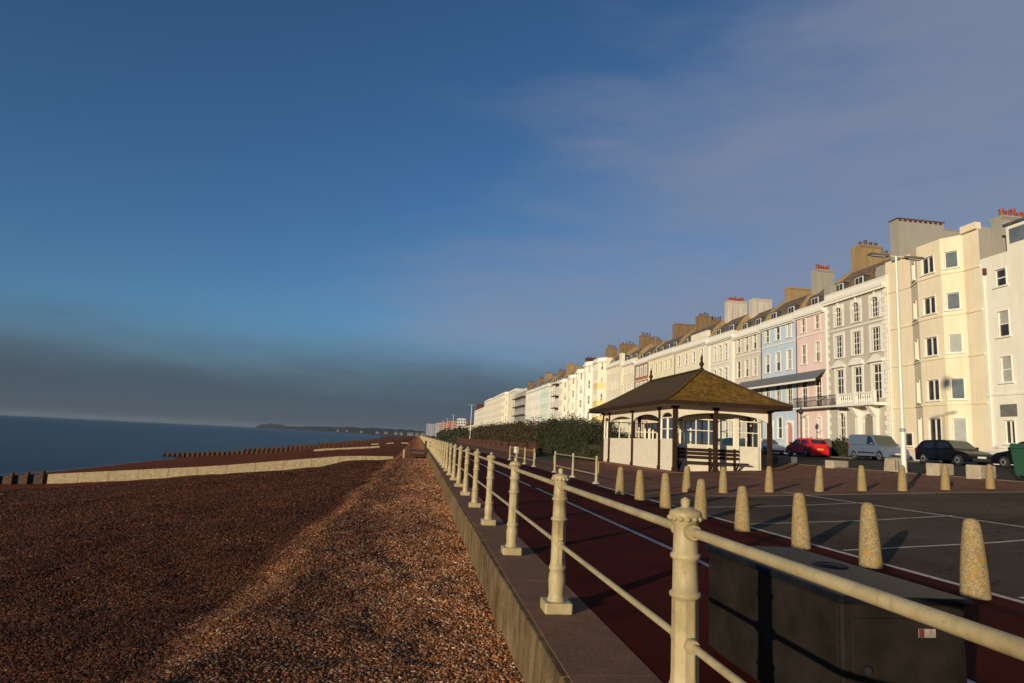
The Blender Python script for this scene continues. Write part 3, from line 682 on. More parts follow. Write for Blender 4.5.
        if glass:
            g = MB(); g.face([(p.x, p.y, zt + .06), (q.x, q.y, zt + .06), (q.x, q.y, ztop - .06), (p.x, p.y, ztop - .06)]); g.build('pane', M['clear'], o)
        return o
    screen('wall_panel', (x0 + .01, y0 + .12), (x0 + .01, 34.83), 1.9, 2)
    screen('wall_panel', (x0 + .02, 35.07), (x0 + .02, 39.48), 1.88, 4, False)
    screen('wall_panel', (x0 + .02, 39.72), (x0 + .02, 44.48), 1.88, 4, False)
    screen('wall_panel', (x0 + .01, 44.72), (x0 + .01, y1 - .12), 1.9, 2)
    screen('wall_panel', (x1 - .01, y0 + .95), (x1 - .01, 34.83), 1.7, 2)
    screen('wall_panel', (x0 + .12, y0 + .95), (x1 - .12, y0 + .95), 1.68, 7)
    screen('wall_panel', (x0 + .12, y1 - .95), (x1 - .12, y1 - .95), 1.68, 7)
    screen('wall_panel', (15.75, y0 + 1.1), (15.75, y1 - 1.1), 1.68, 14)
    for X in (13.4, 16.9): 
        MB().box(X - .13, X + .13, y0 + .84, y0 + .905, fz + .02, 3.3).build('pilaster', M['shelter_trim'], t, bevel=.01)
    # bench on the near end wall
    bn = MB().box(x0 + .3, 17.3, y0 + .28, y0 + .72, fz + .50, fz + .55).build('bench', M['dark_wood'], t)
    b = MB()
    for z in (.78, .98, 1.17): b.box(x0 + .25, 16.95, y0 + .74, y0 + .78, fz + z - .07, fz + z + .06)
    b.build('backrest', M['dark_wood'], bn)
    for X in (13.6, 15.35, 16.75):
        b = MB(); b.box(X - .05, X + .05, y0 + .783, y0 + .85, fz, fz + 1.28)
        b.hexa([(X - .04, y0 + .70, fz + .1), (X + .04, y0 + .70, fz + .1), (X + .04, y0 + .77, fz + .0), (X - .04, y0 + .77, fz + .0)], [(X - .04, y0 + .3, fz + .49), (X + .04, y0 + .3, fz + .49), (X + .04, y0 + .42, fz + .49), (X - .04, y0 + .42, fz + .49)])
        b.build('bracket', M['dark_wood'], bn)
build_shelter()

# ------------------------------------------------------------------ street furniture by the road
def block(x, y, w, d, h, rz, mat, label):
    b = MB().box(-w / 2, w / 2, -d / 2, d / 2, -.1, h); o = b.build('stone_block', mat, bevel=.05); o.location = (x, y, gz(x)); o.rotation_euler = (0, 0, rz)
    return tag(o, label, 'stone block', 'stone blocks along the road edge')
block(22.6, 33.6, 1.2, .55, .36, .3, M['stone'], 'pale stone block below the grey van')
block(22.6, 38.9, 1.5, .7, .42, .2, M['stone_grey'], 'dark grey stone block beneath the red car')
block(22.6, 44.5, 1.6, .6, .36, .2, M['stone_grey'], 'low dark stone block left of the red car beside the shelter')
block(22.75, 26.55, 1.0, .6, .50, .25, M['stone'], 'pale stone block in front of the black hatchback')
block(22.75, 24.4, 1.0, .6, .52, .25, M['stone'], 'pale stone block beside the green bin')
t = thing('litter_bin', 'square grey concrete litter bin left of the white lamp post', 'litter bin', (22.6, 29.1, gz(22.6)))
x, y, z = t.location
b = MB(); b.hexa([(x - .36, y - .36, z), (x + .36, y - .36, z), (x + .36, y + .36, z), (x - .36, y + .36, z)], [(x - .32, y - .32, z + .62), (x + .32, y - .32, z + .62), (x + .32, y + .32, z + .62), (x - .32, y + .32, z + .62)]); b.build('body', M['stone'], t, bevel=.02)
b = MB()
for k in range(5): b.box(x - .30 + k * .145, x - .26 + k * .145, y - .372, y - .352, z + .08, z + .55)
b.build('ribs', M['stone_grey'], t)
b = MB(); b.lathe([(.30, .62), (.31, .68), (.22, .69), (.2, .6)], (x, y, z), 16); b.build('rim', M['stone_grey'], t)
t = thing('waste_bin', 'large dark green lidded waste bin at the road edge by the last stone block', 'waste bin', (23.8, 22.9, gz(23.8)))
x, y, z = t.location
b = MB(); b.hexa([(x - .55, y - .42, z + .12), (x + .6, y - .42, z + .12), (x + .6, y + .42, z + .12), (x - .55, y + .42, z + .12)], [(x - .64, y - .5, z + 1.18), (x + .68, y - .5, z + 1.18), (x + .68, y + .5, z + 1.18), (x - .64, y + .5, z + 1.18)]); b.build('body', M['green_bin'], t, bevel=.03)
b = MB(); b.hexa([(x - .67, y - .54, z + 1.184), (x + .71, y - .54, z + 1.184), (x + .71, y + .54, z + 1.184), (x - .67, y + .54, z + 1.184)], [(x - .62, y - .45, z + 1.33), (x + .66, y - .45, z + 1.33), (x + .66, y + .5, z + 1.38), (x - .62, y + .5, z + 1.38)]); b.build('lid', M['green_bin'], t, bevel=.02)
for dx in (-.45, .5):
    for dy in (-.35, .35): MB().lathe([(.02, -.03), (.1, -.03), (.1, .03), (.02, .03)], (x + dx, y + dy, z + .1), 14, axis='y').build('wheel', M['tyre'], t)
b = MB(); b.tube((x - .3, y - .56, z + 1.12), (x + .35, y - .56, z + 1.12), .018); b.tube((x - .3, y - .56, z + 1.12), (x - .3, y - .48, z + 1.12), .018); b.tube((x + .35, y - .56, z + 1.12), (x + .35, y - .48, z + 1.12), .018); b.build('handle', M['iron'], t)
MB().box(x - .02, x + .12, y - .556, y - .49, z + .9, z + 1.0).build('sticker', M['white_sign'], t)

# tall white lamp post
LX, LY = 17.82, 22.5; z = gz(LX)
t = thing('street_lamp', 'tall slender white lamp post with two flat heads before the yellow bay house', 'street lamp', (LX, LY, z))
b = MB(); b.lathe([(.095, 0), (.095, 2.0), (.085, 2.05), (.066, 2.15), (.042, 8.75)], (LX, LY, z), 16); b.build('pole', M['lamp_white'], t)
b = MB(); b.lathe([(.098, 2.0), (.101, 2.03), (.101, 2.12), (.085, 2.14)], (LX, LY, z), 16); b.build('collar', M['lamp_grey'], t)
for s in (-1, 1):
    b = MB(); b.tube((LX, LY, z + 8.72), (LX + s * .4, LY, z + 8.74), .03); b.build('arm', M['lamp_white'], t)
    b = MB(); b.hexa([(LX + s * .32, LY - .1, z + 8.68), (LX + s * 1.15, LY - .14, z + 8.70), (LX + s * 1.15, LY + .14, z + 8.70), (LX + s * .32, LY + .1, z + 8.68)], [(LX + s * .32, LY - .08, z + 8.78), (LX + s * 1.1, LY - .08, z + 8.80), (LX + s * 1.1, LY + .08, z + 8.80), (LX + s * .32, LY + .08, z + 8.78)])
    hd = b.build('lamp_head', M['lamp_head'], t, bevel=.02)
    MB().box(LX + s * .5, LX + s * 1.05, LY - .09, LY + .09, z + 8.665, z + 8.684).build('lens', M['headlamp'], hd)

# row of farther lamp posts along the promenade and one dark lantern by the pink house
def far_lamp():
    t = thing('street_lamp', '', 'street lamp', (0, 0, 0), 'lamp posts along the far promenade')
    MB().lathe([(.14, 0), (.12, 1.5), (.075, 1.7), (.06, 8.8)], (0, 0, 0), 10).build('pole', M['lamp_white'], t)
    MB().box(-1.0, 1.0, -.08, .08, 8.8, 8.9).build('lamp_head', M['lamp_grey'], t); return t
fl = far_lamp()
names = ['nearest of the distant lamp posts, beside the end of the cream terrace', 'distant lamp post left of the pale end house', 'distant lamp post right of the far white tower', 'distant lamp post left of the far white tower', 'distant lamp post before the far red blocks', 'distant lamp post at the left end of the far red blocks', 'farthest thin lamp post near the vanishing railing']
for i, (y, n_) in enumerate(zip((155, 236, 285, 332, 377, 449, 640), names)):
    o = fl if i == 0 else dup(fl); o.location = (12, y, .2); o['label'] = n_
t = thing('street_lantern', 'dark lantern post with side bracket in front of the pink house', 'street lamp', (33.4, 54.6, gz(33.4)))
x, y, z = t.location
MB().lathe([(.12, 0), (.11, .8), (.06, .9), (.055, 3.6)], (x, y, z), 10).build('pole', M['iron'], t)
b = MB(); b.tube((x, y, z + 3.3), (x, y - .9, z + 3.5), .03); b.build('bracket', M['iron'], t)
MB().lathe([(.02, 3.6), (.18, 3.7), (.2, 4.0), (.05, 4.15), (0, 4.3)], (x, y, z), 10).build('lantern', M['iron'], t)

# small white notice sign by the low wall
t = thing('notice_sign', 'small white notice on a post before the low brick wall', 'sign', (8.0, 54, gz(8)))
MB().tube((8, 54, gz(8)), (8, 54, .95), .025).build('post', M['lamp_grey'], t)
MB().box(7.82, 8.18, 53.94, 53.975, .45, .95).build('panel', M['white_sign'], t)

# ------------------------------------------------------------------ cars
def loft_car(name, label, color, L, W, H, kind, loc, rz, bodymat):
    t = thing(name, label, 'van' if kind == 'van' else 'car', (0, 0, 0), 'cars parked along the far kerb')
    h = L / 2; gc = .2
    wx = (.6 * L / 2.0) if kind == 'van' else .305 * L * 1.0
    fx, bx = h - .19 * L, -h + .18 * L                 # wheel centres (+x is the nose)
    wr = .31
    belt = .92 if kind != 'van' else 1.05
    # lower body side profile with wheel arches, clockwise from rear bottom
    def arch(cx):
        return [(cx + .39 * math.cos(a), .30 + .39 * math.sin(a)) for a in [PI - k * PI / 8 for k in range(9)]]
    base = [(-h + .05, gc)] + [p for p in arch(bx) if p[1] > gc] + [p for p in arch(fx) if p[1] > gc] + [(h - .08, gc)]
    if kind == 'van': top = [(h - .01, .42), (h, .62), (h - .12, .80), (h - .35, .93), (h - .85, 1.03), (h - 1.1, belt), (-h + .03, belt), (-h, .5)]
    elif kind == 'mpv': top = [(h - .01, .4), (h, .58), (h - .1, .74), (h - .35, .86), (h - .8, .97), (-h + .06, .98), (-h, .8), (-h, .45)]
    else: top = [(h - .01, .38), (h, .55), (h - .1, .68), (h - .4, .79), (h - 1.05, .90), (-h + .1, .93), (-h, .8), (-h + .01, .42)]
    poly = base + top
    bm = bmesh.new()
    def vrow(yy, sq):
        r_ = []
        for x, z in poly:
            tz = max(0, (z - .5) / .5)
            taper = 1 - .10 * max(0, (abs(x) / h) ** 6)
            r_.append(bm.verts.new((x, yy * taper * (1 - .03 * tz), z)))
        return r_
    a, c_ = vrow(-W / 2, 0), vrow(W / 2, 0); n = len(poly)
    for k in range(n): bm.faces.new((a[k], a[(k + 1) % n], c_[(k + 1) % n], c_[k]))
    f1 = bm.faces.new(a[::-1]); f2 = bm.faces.new(c_)
    bmesh.ops.triangulate(bm, faces=[f1, f2]); bmesh.ops.recalc_face_normals(bm, faces=bm.faces)
    me = bpy.data.meshes.new('body'); bm.to_mesh(me); bm.free(); me.materials.append(bodymat)
    body = bpy.data.objects.new('body', me); COL.objects.link(body); body.parent = t
    bv = body.modifiers.new('bevel', 'BEVEL'); bv.width = .05; bv.segments = 3; bv.limit_method = 'ANGLE'; bv.angle_limit = R(50)
    for p in me.polygons: p.use_smooth = False
    # cabin
    if kind == 'van': cab = [(-h + .04, belt), (h - 1.05, belt), (h - 1.62, H - .06), (h - 1.95, H), (-h + .25, H), (-h + .08, H - .1)]
    elif kind == 'mpv': cab = [(-h + .06, .97), (h - .75, .97), (h - 1.5, H - .05), (h - 1.9, H), (-h + .6, H - .03), (-h + .32, H - .12)]
    else: cab = [(-h + .1, .92), (h - 1.0, .89), (h - 1.65, H - .07), (h - 2.05, H), (-h + .75, H - .03), (-h + .45, H - .12)]
    def cy(z): return (W / 2 - .03) * (1 - (.20 if kind != 'van' else .12) * max(0, (z - belt)) / (H - belt))
    bm = bmesh.new(); a = [bm.verts.new((x, -cy(z), z)) for x, z in cab]; c_ = [bm.verts.new((x, cy(z), z)) for x, z in cab]; n = len(cab)
    for k in range(n): bm.faces.new((a[k], a[(k + 1) % n], c_[(k + 1) % n], c_[k]))
    bm.faces.new(a[::-1]); bm.faces.new(c_); bmesh.ops.recalc_face_normals(bm, faces=bm.faces)
    me = bpy.data.meshes.new('roof'); bm.to_mesh(me); bm.free(); me.materials.append(bodymat)
    ro = bpy.data.objects.new('roof', me); COL.objects.link(ro); ro.parent = t
    bv = ro.modifiers.new('bevel', 'BEVEL'); bv.width = .05; bv.segments = 3; bv.limit_method = 'ANGLE'; bv.angle_limit = R(20)
    # glazing a little proud of the cabin
    def side_win(pts):
        for s in (-1, 1):
            b = MB()
            P = [(x, s * (cy(z) + .006), z) for x, z in pts]; Q = [(x, s * (cy(z) - .01), z) for x, z in pts]
            if s > 0: P = P[::-1]; Q = Q[::-1]
            nn = len(P); b.add(P + Q, [tuple(range(nn))] + [(k, nn + k, nn + (k + 1) % nn, (k + 1) % nn) for k in range(nn)])
            b.build('window', M['car_glass'], t, fix=True)
    zt = H - .13
    def xf(z):  # windscreen line
        x0_, z0_ = cab[1]; x1_, z1_ = cab[2]; return lerp(x0_, x1_, (z - z0_) / (z1_ - z0_))
    def xb(z):
        x0_, z0_ = cab[0]; x1_, z1_ = cab[-1]; return lerp(x0_, x1_, (z - z0_) / (z1_ - z0_))
    zb = cab[0][1] + .05
    mid = (xf(zb) + xb(zb)) / 2 + .05
    if kind == 'van':
        side_win([(xf(zb) - .95, zb), (xf(zb) - .1, zb), (xf(zt) - .12, zt), (xf(zb) - .95, zt)])
    else:
        side_win([(mid + .05, zb), (xf(zb) - .14, zb), (xf(zt) - .14, zt), (mid + .05, zt)])
        side_win([(xb(zb) + .42, zb), (mid - .05, zb), (mid - .05, zt), (xb(zt) + .5, zt)])
        if kind == 'mpv': side_win([(xb(zb) + .15, zb + .02), (xb(zb) + .36, zb), (xb(zt) + .40, zt), (xb(zt) + .3, zt)])
    def screen(xfun, z0_, z1_, s, nm, mt):
        b = MB(); off = .012 * s
        P = [(xfun(z0_) + off, -cy(z0_) + .1, z0_), (xfun(z0_) + off, cy(z0_) - .1, z0_), (xfun(z1_) + off, cy(z1_) - .1, z1_), (xfun(z1_) + off, -cy(z1_) + .1, z1_)]
        Q = [(x - .02 * s, y, z) for x, y, z in P]
        if s < 0: P = P[::-1]; Q = Q[::-1]
        b.add(P + Q, [(0, 1, 2, 3), (1, 0, 4, 5), (2, 1, 5, 6), (3, 2, 6, 7), (0, 3, 7, 4)]); b.build(nm, mt, t)
    screen(xf, zb, zt + .03, 1, 'windscreen', M['screen_glass'])
    if kind != 'van': screen(xb, zb + .05, zt, -1, 'rear_window', M['car_glass'])
    # wheels
    for x in (fx, bx):
        for s in (-1, 1):
            y = s * (W / 2 - .11)
            wprof = [(.19, -.1), (wr - .03, -.1), (wr, -.07), (wr, .07), (wr - .03, .1), (.19, .1)]
            wl = MB().lathe(wprof, (x, y, wr), 22, axis='y').build('wheel', M['tyre'], t)
            b = MB(); yy = s * .085
            b.lathe([(.0, -.01), (.195, -.01), (.2, .01), (.17, .02), (.05, .012), (0, .015)] if s > 0 else [(0, -.015), (.05, -.012), (.17, -.02), (.2, -.01), (.195, .01), (0, .01)], (x, y + yy, wr), 16, axis='y')
            for k in range(5):
                a_ = 2 * PI * k / 5; b.box(0, 0, 0, 0, 0, 0) if False else None
            b.build('rim', M['rim'], wl)
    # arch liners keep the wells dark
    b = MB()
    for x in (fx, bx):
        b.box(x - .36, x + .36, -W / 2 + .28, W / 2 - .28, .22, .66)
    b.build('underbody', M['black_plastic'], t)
    zl = .62 if kind != 'van' else .74
    for s in (-1, 1):
        b = MB(); b.hexa([(h - .42, s * (W / 2 - .46), zl - .02), (h - .12, s * (W / 2 - .46), zl - .06), (h - .14, s * (W / 2 - .09), zl - .06), (h - .5, s * (W / 2 - .03), zl)], [(h - .44, s * (W / 2 - .46), zl + .14), (h - .19, s * (W / 2 - .46), zl + .08), (h - .22, s * (W / 2 - .09), zl + .08), (h - .52, s * (W / 2 - .035), zl + .12)]); b.build('headlight', M['headlamp'], t, fix=True)
        zt_ = .82 if kind != 'van' else .9
        b = MB(); b.box(-h - .012, -h + .14, s * (W / 2 - .30), s * (W / 2 - .075), zt_ - .12, zt_ + .13 if kind != 'van' else zt_ + .35); b.build('tail_light', M['taillamp'], t, bevel=.02)
        b = MB(); xm = xf(zb) - .25; b.box(xm - .07, xm + .06, s * (W / 2 + .02), s * (W / 2 + .19), zb - .02, zb + .12); b.build('mirror', bodymat, t, bevel=.03)
        b = MB(); b.box(-.35, -.2, s * (W / 2 - .02), s * (W / 2 + .012), .76, .79); b.build('handle', M['black_plastic'], t)
        if kind == 'van':
            b = MB(); b.box(bx + .45, fx - .45, s * (W / 2 - .01), s * (W / 2 + .012), .48, .58); b.build('side_moulding', M['black_plastic'], t)
    b = MB(); b.box(h - .05, h + .02, -W / 2 + .3, W / 2 - .3, .26, .44); b.build('grille', M['black_plastic'], t, bevel=.02)
    b = MB(); b.box(h + .0, h + .032, -.26, .26, .44, .55); b.build('number_plate', M['plate_white'], t)
    b = MB(); b.box(-h - .022, -h + .01, -.26, .26, .58, .69); b.build('number_plate', M['plate_yellow'], t)
    t.location = loc; t.rotation_euler = (0, 0, rz); return t
CXR = 31.65
cz = gz(31) + .0
P_red, P_van, P_black, P_white, P_navy, P_silver = paint('red_car_paint', (.62, .012, .02)), paint('grey_blue_van_paint', (.115, .15, .205)), paint('black_car_paint', (.005, .005, .006)), paint('white_car_paint', (.7, .7, .68)), paint('navy_car_paint', (.03, .045, .08)), paint('silver_car_paint', (.34, .35, .36))
loft_car('parked_car', 'bright red hatchback parked in front of the pink house', P_red, 3.75, 1.68, 1.5, 'mpv', (CXR, 51.0, cz), R(90), P_red)
loft_car('parked_van', 'small grey blue van parked before the grey ornate house', P_van, 4.15, 1.76, 1.78, 'van', (CXR + .1, 42.6, cz), R(-90), P_van)
loft_car('parked_car', 'black hatchback parked before the yellow bay house', P_black, 4.15, 1.74, 1.47, 'hatch', (CXR, 35.9, cz), R(-90), P_black)
loft_car('parked_car', 'dark car half hidden behind the green bin', P_black, 4.1, 1.74, 1.45, 'hatch', (CXR, 30.3, cz), R(90), P_black)
loft_car('parked_car', 'white hatchback beyond the red car beside the shelter post', P_white, 4.0, 1.74, 1.47, 'hatch', (CXR, 57.4, cz), R(-90), P_white)
loft_car('parked_car', 'navy hatchback seen through the near shelter windows', P_navy, 4.1, 1.74, 1.48, 'hatch', (CXR, 63, cz), R(-90), P_navy)
loft_car('parked_car', 'silver estate seen through the shelter behind the bench', P_silver, 4.2, 1.74, 1.48, 'mpv', (CXR, 69, cz), R(90), P_silver)
loft_car('parked_van', 'white van seen through the middle of the shelter', P_white, 4.5, 1.85, 1.95, 'van', (CXR, 75.5, cz), R(-90), P_white)
loft_car('parked_car', 'dark blue car seen through the far end of the shelter', P_navy, 4.1, 1.74, 1.48, 'hatch', (CXR, 84, cz), R(-90), P_navy)

# ------------------------------------------------------------------ houses of the terrace
FX = 38.0
_wc = {}
def win_meshes(w, h, style, surround):
    key = (round(w, 2), round(h, 2), style, surround)
    if key in _wc: return _wc[key]
    f = MB(); fw = .055
    yf0, yf1 = .085, .15
    f.box(-w / 2, -w / 2 + fw, yf0, yf1, 0, h); f.box(w / 2 - fw, w / 2, yf0, yf1, 0, h)
    f.box(-w / 2 + fw, w / 2 - fw, yf0, yf1, 0, fw); f.box(-w / 2 + fw, w / 2 - fw, yf0, yf1, h - fw, h)
    cols, rows, mid = {'sash': (1, 2, 1), 'sash4': (2, 2, 1), 'georgian': (3, 4, 1), 'french': (2, 4, 0), 'case2': (2, 1, 0), 'single': (1, 1, 0), 'door': (1, 1, 0), 'arch': (2, 4, 1), 'archg': (3, 4, 1), 'archdoor': (1, 1, 0)}[style]
    t = .035 if cols * rows > 4 else .05
    if style == 'case2': t = .11
    for k in range(1, cols): x = -w / 2 + w * k / cols; f.box(x - t / 2, x + t / 2, yf0 + .004, yf1 - .004, fw, h - fw)
    for k in range(1, rows):
        z = h * k / rows; tt = .07 if (mid and k == rows // 2) else t
        f.box(-w / 2 + fw, w / 2 - fw, yf0 + .008, yf1 - .008, z - tt / 2, z + tt / 2)
    if style == 'french': z = h * .74; f.box(-w / 2 + fw, w / 2 - fw, yf0 - .01, yf1, z - .05, z + .05)
    if style.startswith('arch'):                       # corner spandrels make the head round
        r = w / 2; K = 8
        for s in (-1, 1):
            pl = [(s * r, h)] + [(s * r * math.cos(a), h - r + r * math.sin(a)) for a in [k * PI / 2 / K for k in range(K + 1)]]
            if s < 0: pl = pl[::-1]
            f.prism(pl[::-1], -.003, .12)
    if surround:
        q = surround if isinstance(surround, float) else .15
        f.box(-w / 2 - q, -w / 2, -.045, .02, 0, h); f.box(w / 2, w / 2 + q, -.045, .02, 0, h); f.box(-w / 2 - q, w / 2 + q, -.05, .02, h, h + q)
        if style.startswith('arch'):
            K = 10; r0, r1 = w / 2 + .0, w / 2 + q + .05
            for k in range(K):
                a, c = PI * k / K, PI * (k + 1) / K; zc = h - w / 2
                P = [(r0 * math.cos(a), zc + r0 * math.sin(a)), (r1 * math.cos(a), zc + r1 * math.sin(a)), (r1 * math.cos(c), zc + r1 * math.sin(c)), (r0 * math.cos(c), zc + r0 * math.sin(c))]
                f.prism(P, -.075, -.052)
            f.box(-.09, .09, -.12, -.077, h - .02, h + q + .22)
    fm = f.mesh('window', M['white_trim'])
    p = MB(); p.face([(-w / 2 + .02, .13, .02), (w / 2 - .02, .13, .02), (w / 2 - .02, .13, h - .02), (-w / 2 + .02, .13, h - .02)])
    pm = p.mesh('pane', M['glass'])
    pg = p.mesh('pane', M['glass_grey']); pf = p.mesh('pane', M['glass_far'])
    bl = MB(); bl.face([(-w / 2 + .05, .122, h * .5), (w / 2 - .05, .122, h * .5), (w / 2 - .05, .122, h - .04), (-w / 2 + .05, .122, h - .04)]); bm1 = bl.mesh('blind', M['blind'])
    bl = MB(); bl.face([(-w / 2 + .05, .122, .05), (w / 2 - .05, .122, .05), (w / 2 - .05, .122, h - .04), (-w / 2 + .05, .122, h - .04)]); bm2 = bl.mesh('blind', M['blind'])
    s = MB(); s.box(-w / 2 - .16, w / 2 + .16, -.12, .08, -.10, -.002); sm = s.mesh('sill', M['white_trim'])
    _wc[key] = (fm, pm, bm1, bm2, sm, pg, pf); return _wc[key]

def link(name, me, parent, loc=(0, 0, 0), rz=0):
    o = bpy.data.objects.new(name, me); COL.objects.link(o); o.parent = parent; o.location = loc
    if rz: o.rotation_euler = (0, 0, rz)
    return o

class House:
    def __init__(s, label, Y0, Y1, zt, col, poly=None, zb=1.2, name='terraced_house', cat='house', group='houses of the seafront terrace', depth=9.0):
        s.Y0, s.Y1, s.zt, s.col, s.zb, s.depth = Y0, Y1, zt, col, zb, depth
        s.t = thing(name, label, cat, (FX, (Y0 + Y1) / 2, 1.4), group)
        s.poly = poly or [(FX, Y1), (FX, Y0)]
        s.op = {}; s.rw = random.Random(int(Y0 * 10)); s.mat = stucco(col) if isinstance(col, tuple) else col
    def seg(s, i):
        p, q = Vector(s.poly[i]), Vector(s.poly[i + 1]); d = (q - p); L = d.length; d /= L
        return p, q, d, Vector((d.y, -d.x)), L
    def win(s, i, u, zc, w, h, style='sash', surround=.13, blind=None, sill=True, hood=None, pane=None, name='window', mat=None):
        p, q, d, n, L = s.seg(i)
        s.op.setdefault(i, []).append((u - w / 2, u + w / 2, zc - h / 2, zc + h / 2))
        fm, pm, b1, b2, sm, pg, pf = win_meshes(w, h, style, surround)
        pos = p + d * u; tl = Vector(s.t.location)
        o = link(name, fm, s.t, (pos.x - tl.x, pos.y - tl.y, zc - h / 2 - tl.z), math.atan2(d.y, d.x))
        link('pane', pg if pane == 'grey' else pf if s.Y0 > 62 and s.rw.random() < min(.85, (s.Y0 - 30) / 130) else pm, o)
        r = s.rw.random()
        bl = blind if blind is not None else (2 if r < .12 else 1 if r < .38 else 0)
        if bl: link('blind', b2 if bl == 2 else b1, o)
        if sill: link('sill', sm, o)
        if hood:
            b = MB(); hw = w / 2 + .34; z = h + .34
            if hood == 'tri': b.prism([(-hw, z), (hw, z), (0, z + .52)], -.26, .0)
            else:
                b.prism([(-hw, z)] + [(hw * math.cos(a), z + .48 * math.sin(a)) for a in [k * PI / 8 for k in range(9)]], -.26, .0) if False else b.prism([(hw * math.cos(a), z + .5 * math.sin(a)) for a in [k * PI / 8 for k in range(9)]], -.26, .0)
            b.box(-hw - .05, hw + .05, -.3, .0, z - .14, z - .003)
            link('hood_mould', b.mesh('hood_mould', M['white_trim']), o)
        return o
    def door(s, i, u, w=1.2, h=2.7, zb=1.75, col=(.05, .06, .07), arch=True, surround=.2):
        p, q, d, n, L = s.seg(i)
        s.op.setdefault(i, []).append((u - w / 2, u + w / 2, zb, zb + h))
        f = MB(); tl = Vector(s.t.location); pos = p + d * u
        f.box(-w / 2 + .05, w / 2 - .05, .10, .15, 0, h - .02)
        for k in (0, 1):
            for zz in ((.2, .95), (1.1, 2.0)): f.box(-w / 2 + .14 + k * (w / 2 - .08), -.06 + k * (w / 2 - .08) + .0, .085, .099, zz[0], zz[1])
        dm = f.mesh('door', mat_plain('door_paint', col, .4))
        o = link('door', dm, s.t, (pos.x - tl.x, pos.y - tl.y, zb - tl.z), math.atan2(d.y, d.x))
        fm = win_meshes(w, h, 'archdoor' if arch else 'door', surround)[0]; link('door_frame', fm, o)
        b = MB(); b.lathe([(.035, -.03), (.03, 0)], (w * .3, .08, 1.05), 8, axis='y'); link('handle', b.mesh('handle', M['lamp_grey']), o)
        return o
    def wall_mesh(s, b, i):
        p, q, d, n, L = s.seg(i)
        ops = s.op.get(i, [])
        us = sorted({0, L} | {v for o in ops for v in o[:2]}); zs = sorted({s.zb, s.zt} | {v for o in ops for v in o[2:]})
        P = lambda u, z, dep=0: (p.x + d.x * u - n.x * dep, p.y + d.y * u - n.y * dep, z)
        for u0, u1 in zip(us, us[1:]):
            for z0, z1 in zip(zs, zs[1:]):
                um, zm = (u0 + u1) / 2, (z0 + z1) / 2
                if any(o[0] < um < o[1] and o[2] < zm < o[3] for o in ops): continue
                b.face([P(u0, z0), P(u1, z0), P(u1, z1), P(u0, z1)])
        for u0, u1, z0, z1 in ops:
            D = .2
            b.face([P(u0, z0, 0), P(u0, z1, 0), P(u0, z1, D), P(u0, z0, D)]); b.face([P(u1, z1, 0), P(u1, z0, 0), P(u1, z0, D), P(u1, z1, D)])
            b.face([P(u0, z1, 0), P(u1, z1, 0), P(u1, z1, D), P(u0, z1, D)]); b.face([P(u1, z0, 0), P(u0, z0, 0), P(u0, z0, D), P(u1, z0, D)])
            b.face([P(u0, z0, D), P(u1, z0, D), P(u1, z1, D), P(u0, z1, D)])
    def band(s, name, z0, z1, out, mat=None, segs=None, k=0):
        b = MB()
        for i in range(len(s.poly) - 1) if segs is None else segs:
            p, q, d, n, L = s.seg(i); e = i * .002
            a, c = p - n * .01, q - n * .01; o_ = n * out
            p2, q2 = p + o_, q + o_
            b.hexa([(p2.x, p2.y, z0 + e), (q2.x, q2.y, z0 + e), (c.x, c.y, z0 + e), (a.x, a.y, z0 + e)], [(p2.x, p2.y, z1 + e), (q2.x, q2.y, z1 + e), (c.x, c.y, z1 + e), (a.x, a.y, z1 + e)])
        return b.build(name, mat or M['white_trim'], s.t)
    def finish(s, cornice=True, roof='mansard', dormers=0, dcol=None, roofmat=None, base=True, par=.55, side=None, ridge=2.6, bands=(5.7,), pmat=None, bmat=None):
        b = MB()
        for i in range(len(s.poly) - 1): s.wall_mesh(b, i)
        X1 = FX + s.depth; e = .006
        w = b.build('front_wall', s.mat, s.t)
        yp = s.Y1 - .28
        MB().tube((FX - .07, yp, 1.5), (FX - .07, yp, s.zt - 1.1), .05, 6).build('downpipe', M['iron'] if s.rw.random() < .4 else M['white_trim'], s.t)
        if s.Y0 > 55 and s.rw.random() < .6:
            a = MB(); x_, y_, z_ = FX + 4.2, s.Y0 + 1.2, s.zt + 2.0; a.tube((x_, y_, z_ - .6), (x_, y_, z_ + 2.2), .03, 5); a.tube((x_ - .5, y_, z_ + 2.1), (x_ + .6, y_, z_ + 2.1), .02, 5)
            for q in range(5): a.tube((x_ - .45 + q * .22, y_ - .25, z_ + 2.1), (x_ - .45 + q * .22, y_ + .25, z_ + 2.1), .012, 4)
            a.build('aerial', M['lamp_grey'], s.t)
        b = MB()
        y0, y1 = s.Y0 + e, s.Y1 - e
        b.face([(FX, y0, s.zb), (X1, y0, s.zb), (X1, y0, s.zt), (FX, y0, s.zt)]); b.face([(X1, y1, s.zb), (FX, y1, s.zb), (FX, y1, s.zt), (X1, y1, s.zt)])
        b.face([(X1, y0, s.zb), (X1, y1, s.zb), (X1, y1, s.zt), (X1, y0, s.zt)])
        b.build('side_wall', side or s.mat, s.t)
        # top of the parapet and the gutter behind it
        b = MB(); P = [(x, y) for x, y in s.poly]
        b.face([(x, y, s.zt) for x, y in P][::-1] + [(X1, s.Y1 - e, s.zt)] + [(X1, s.Y0 + e, s.zt)]) if False else b.face([(x, y, s.zt - .002) for x, y in P] + [(X1, y0, s.zt - .002), (X1, y1, s.zt - .002)])
        b.build('parapet_top', s.mat, s.t)
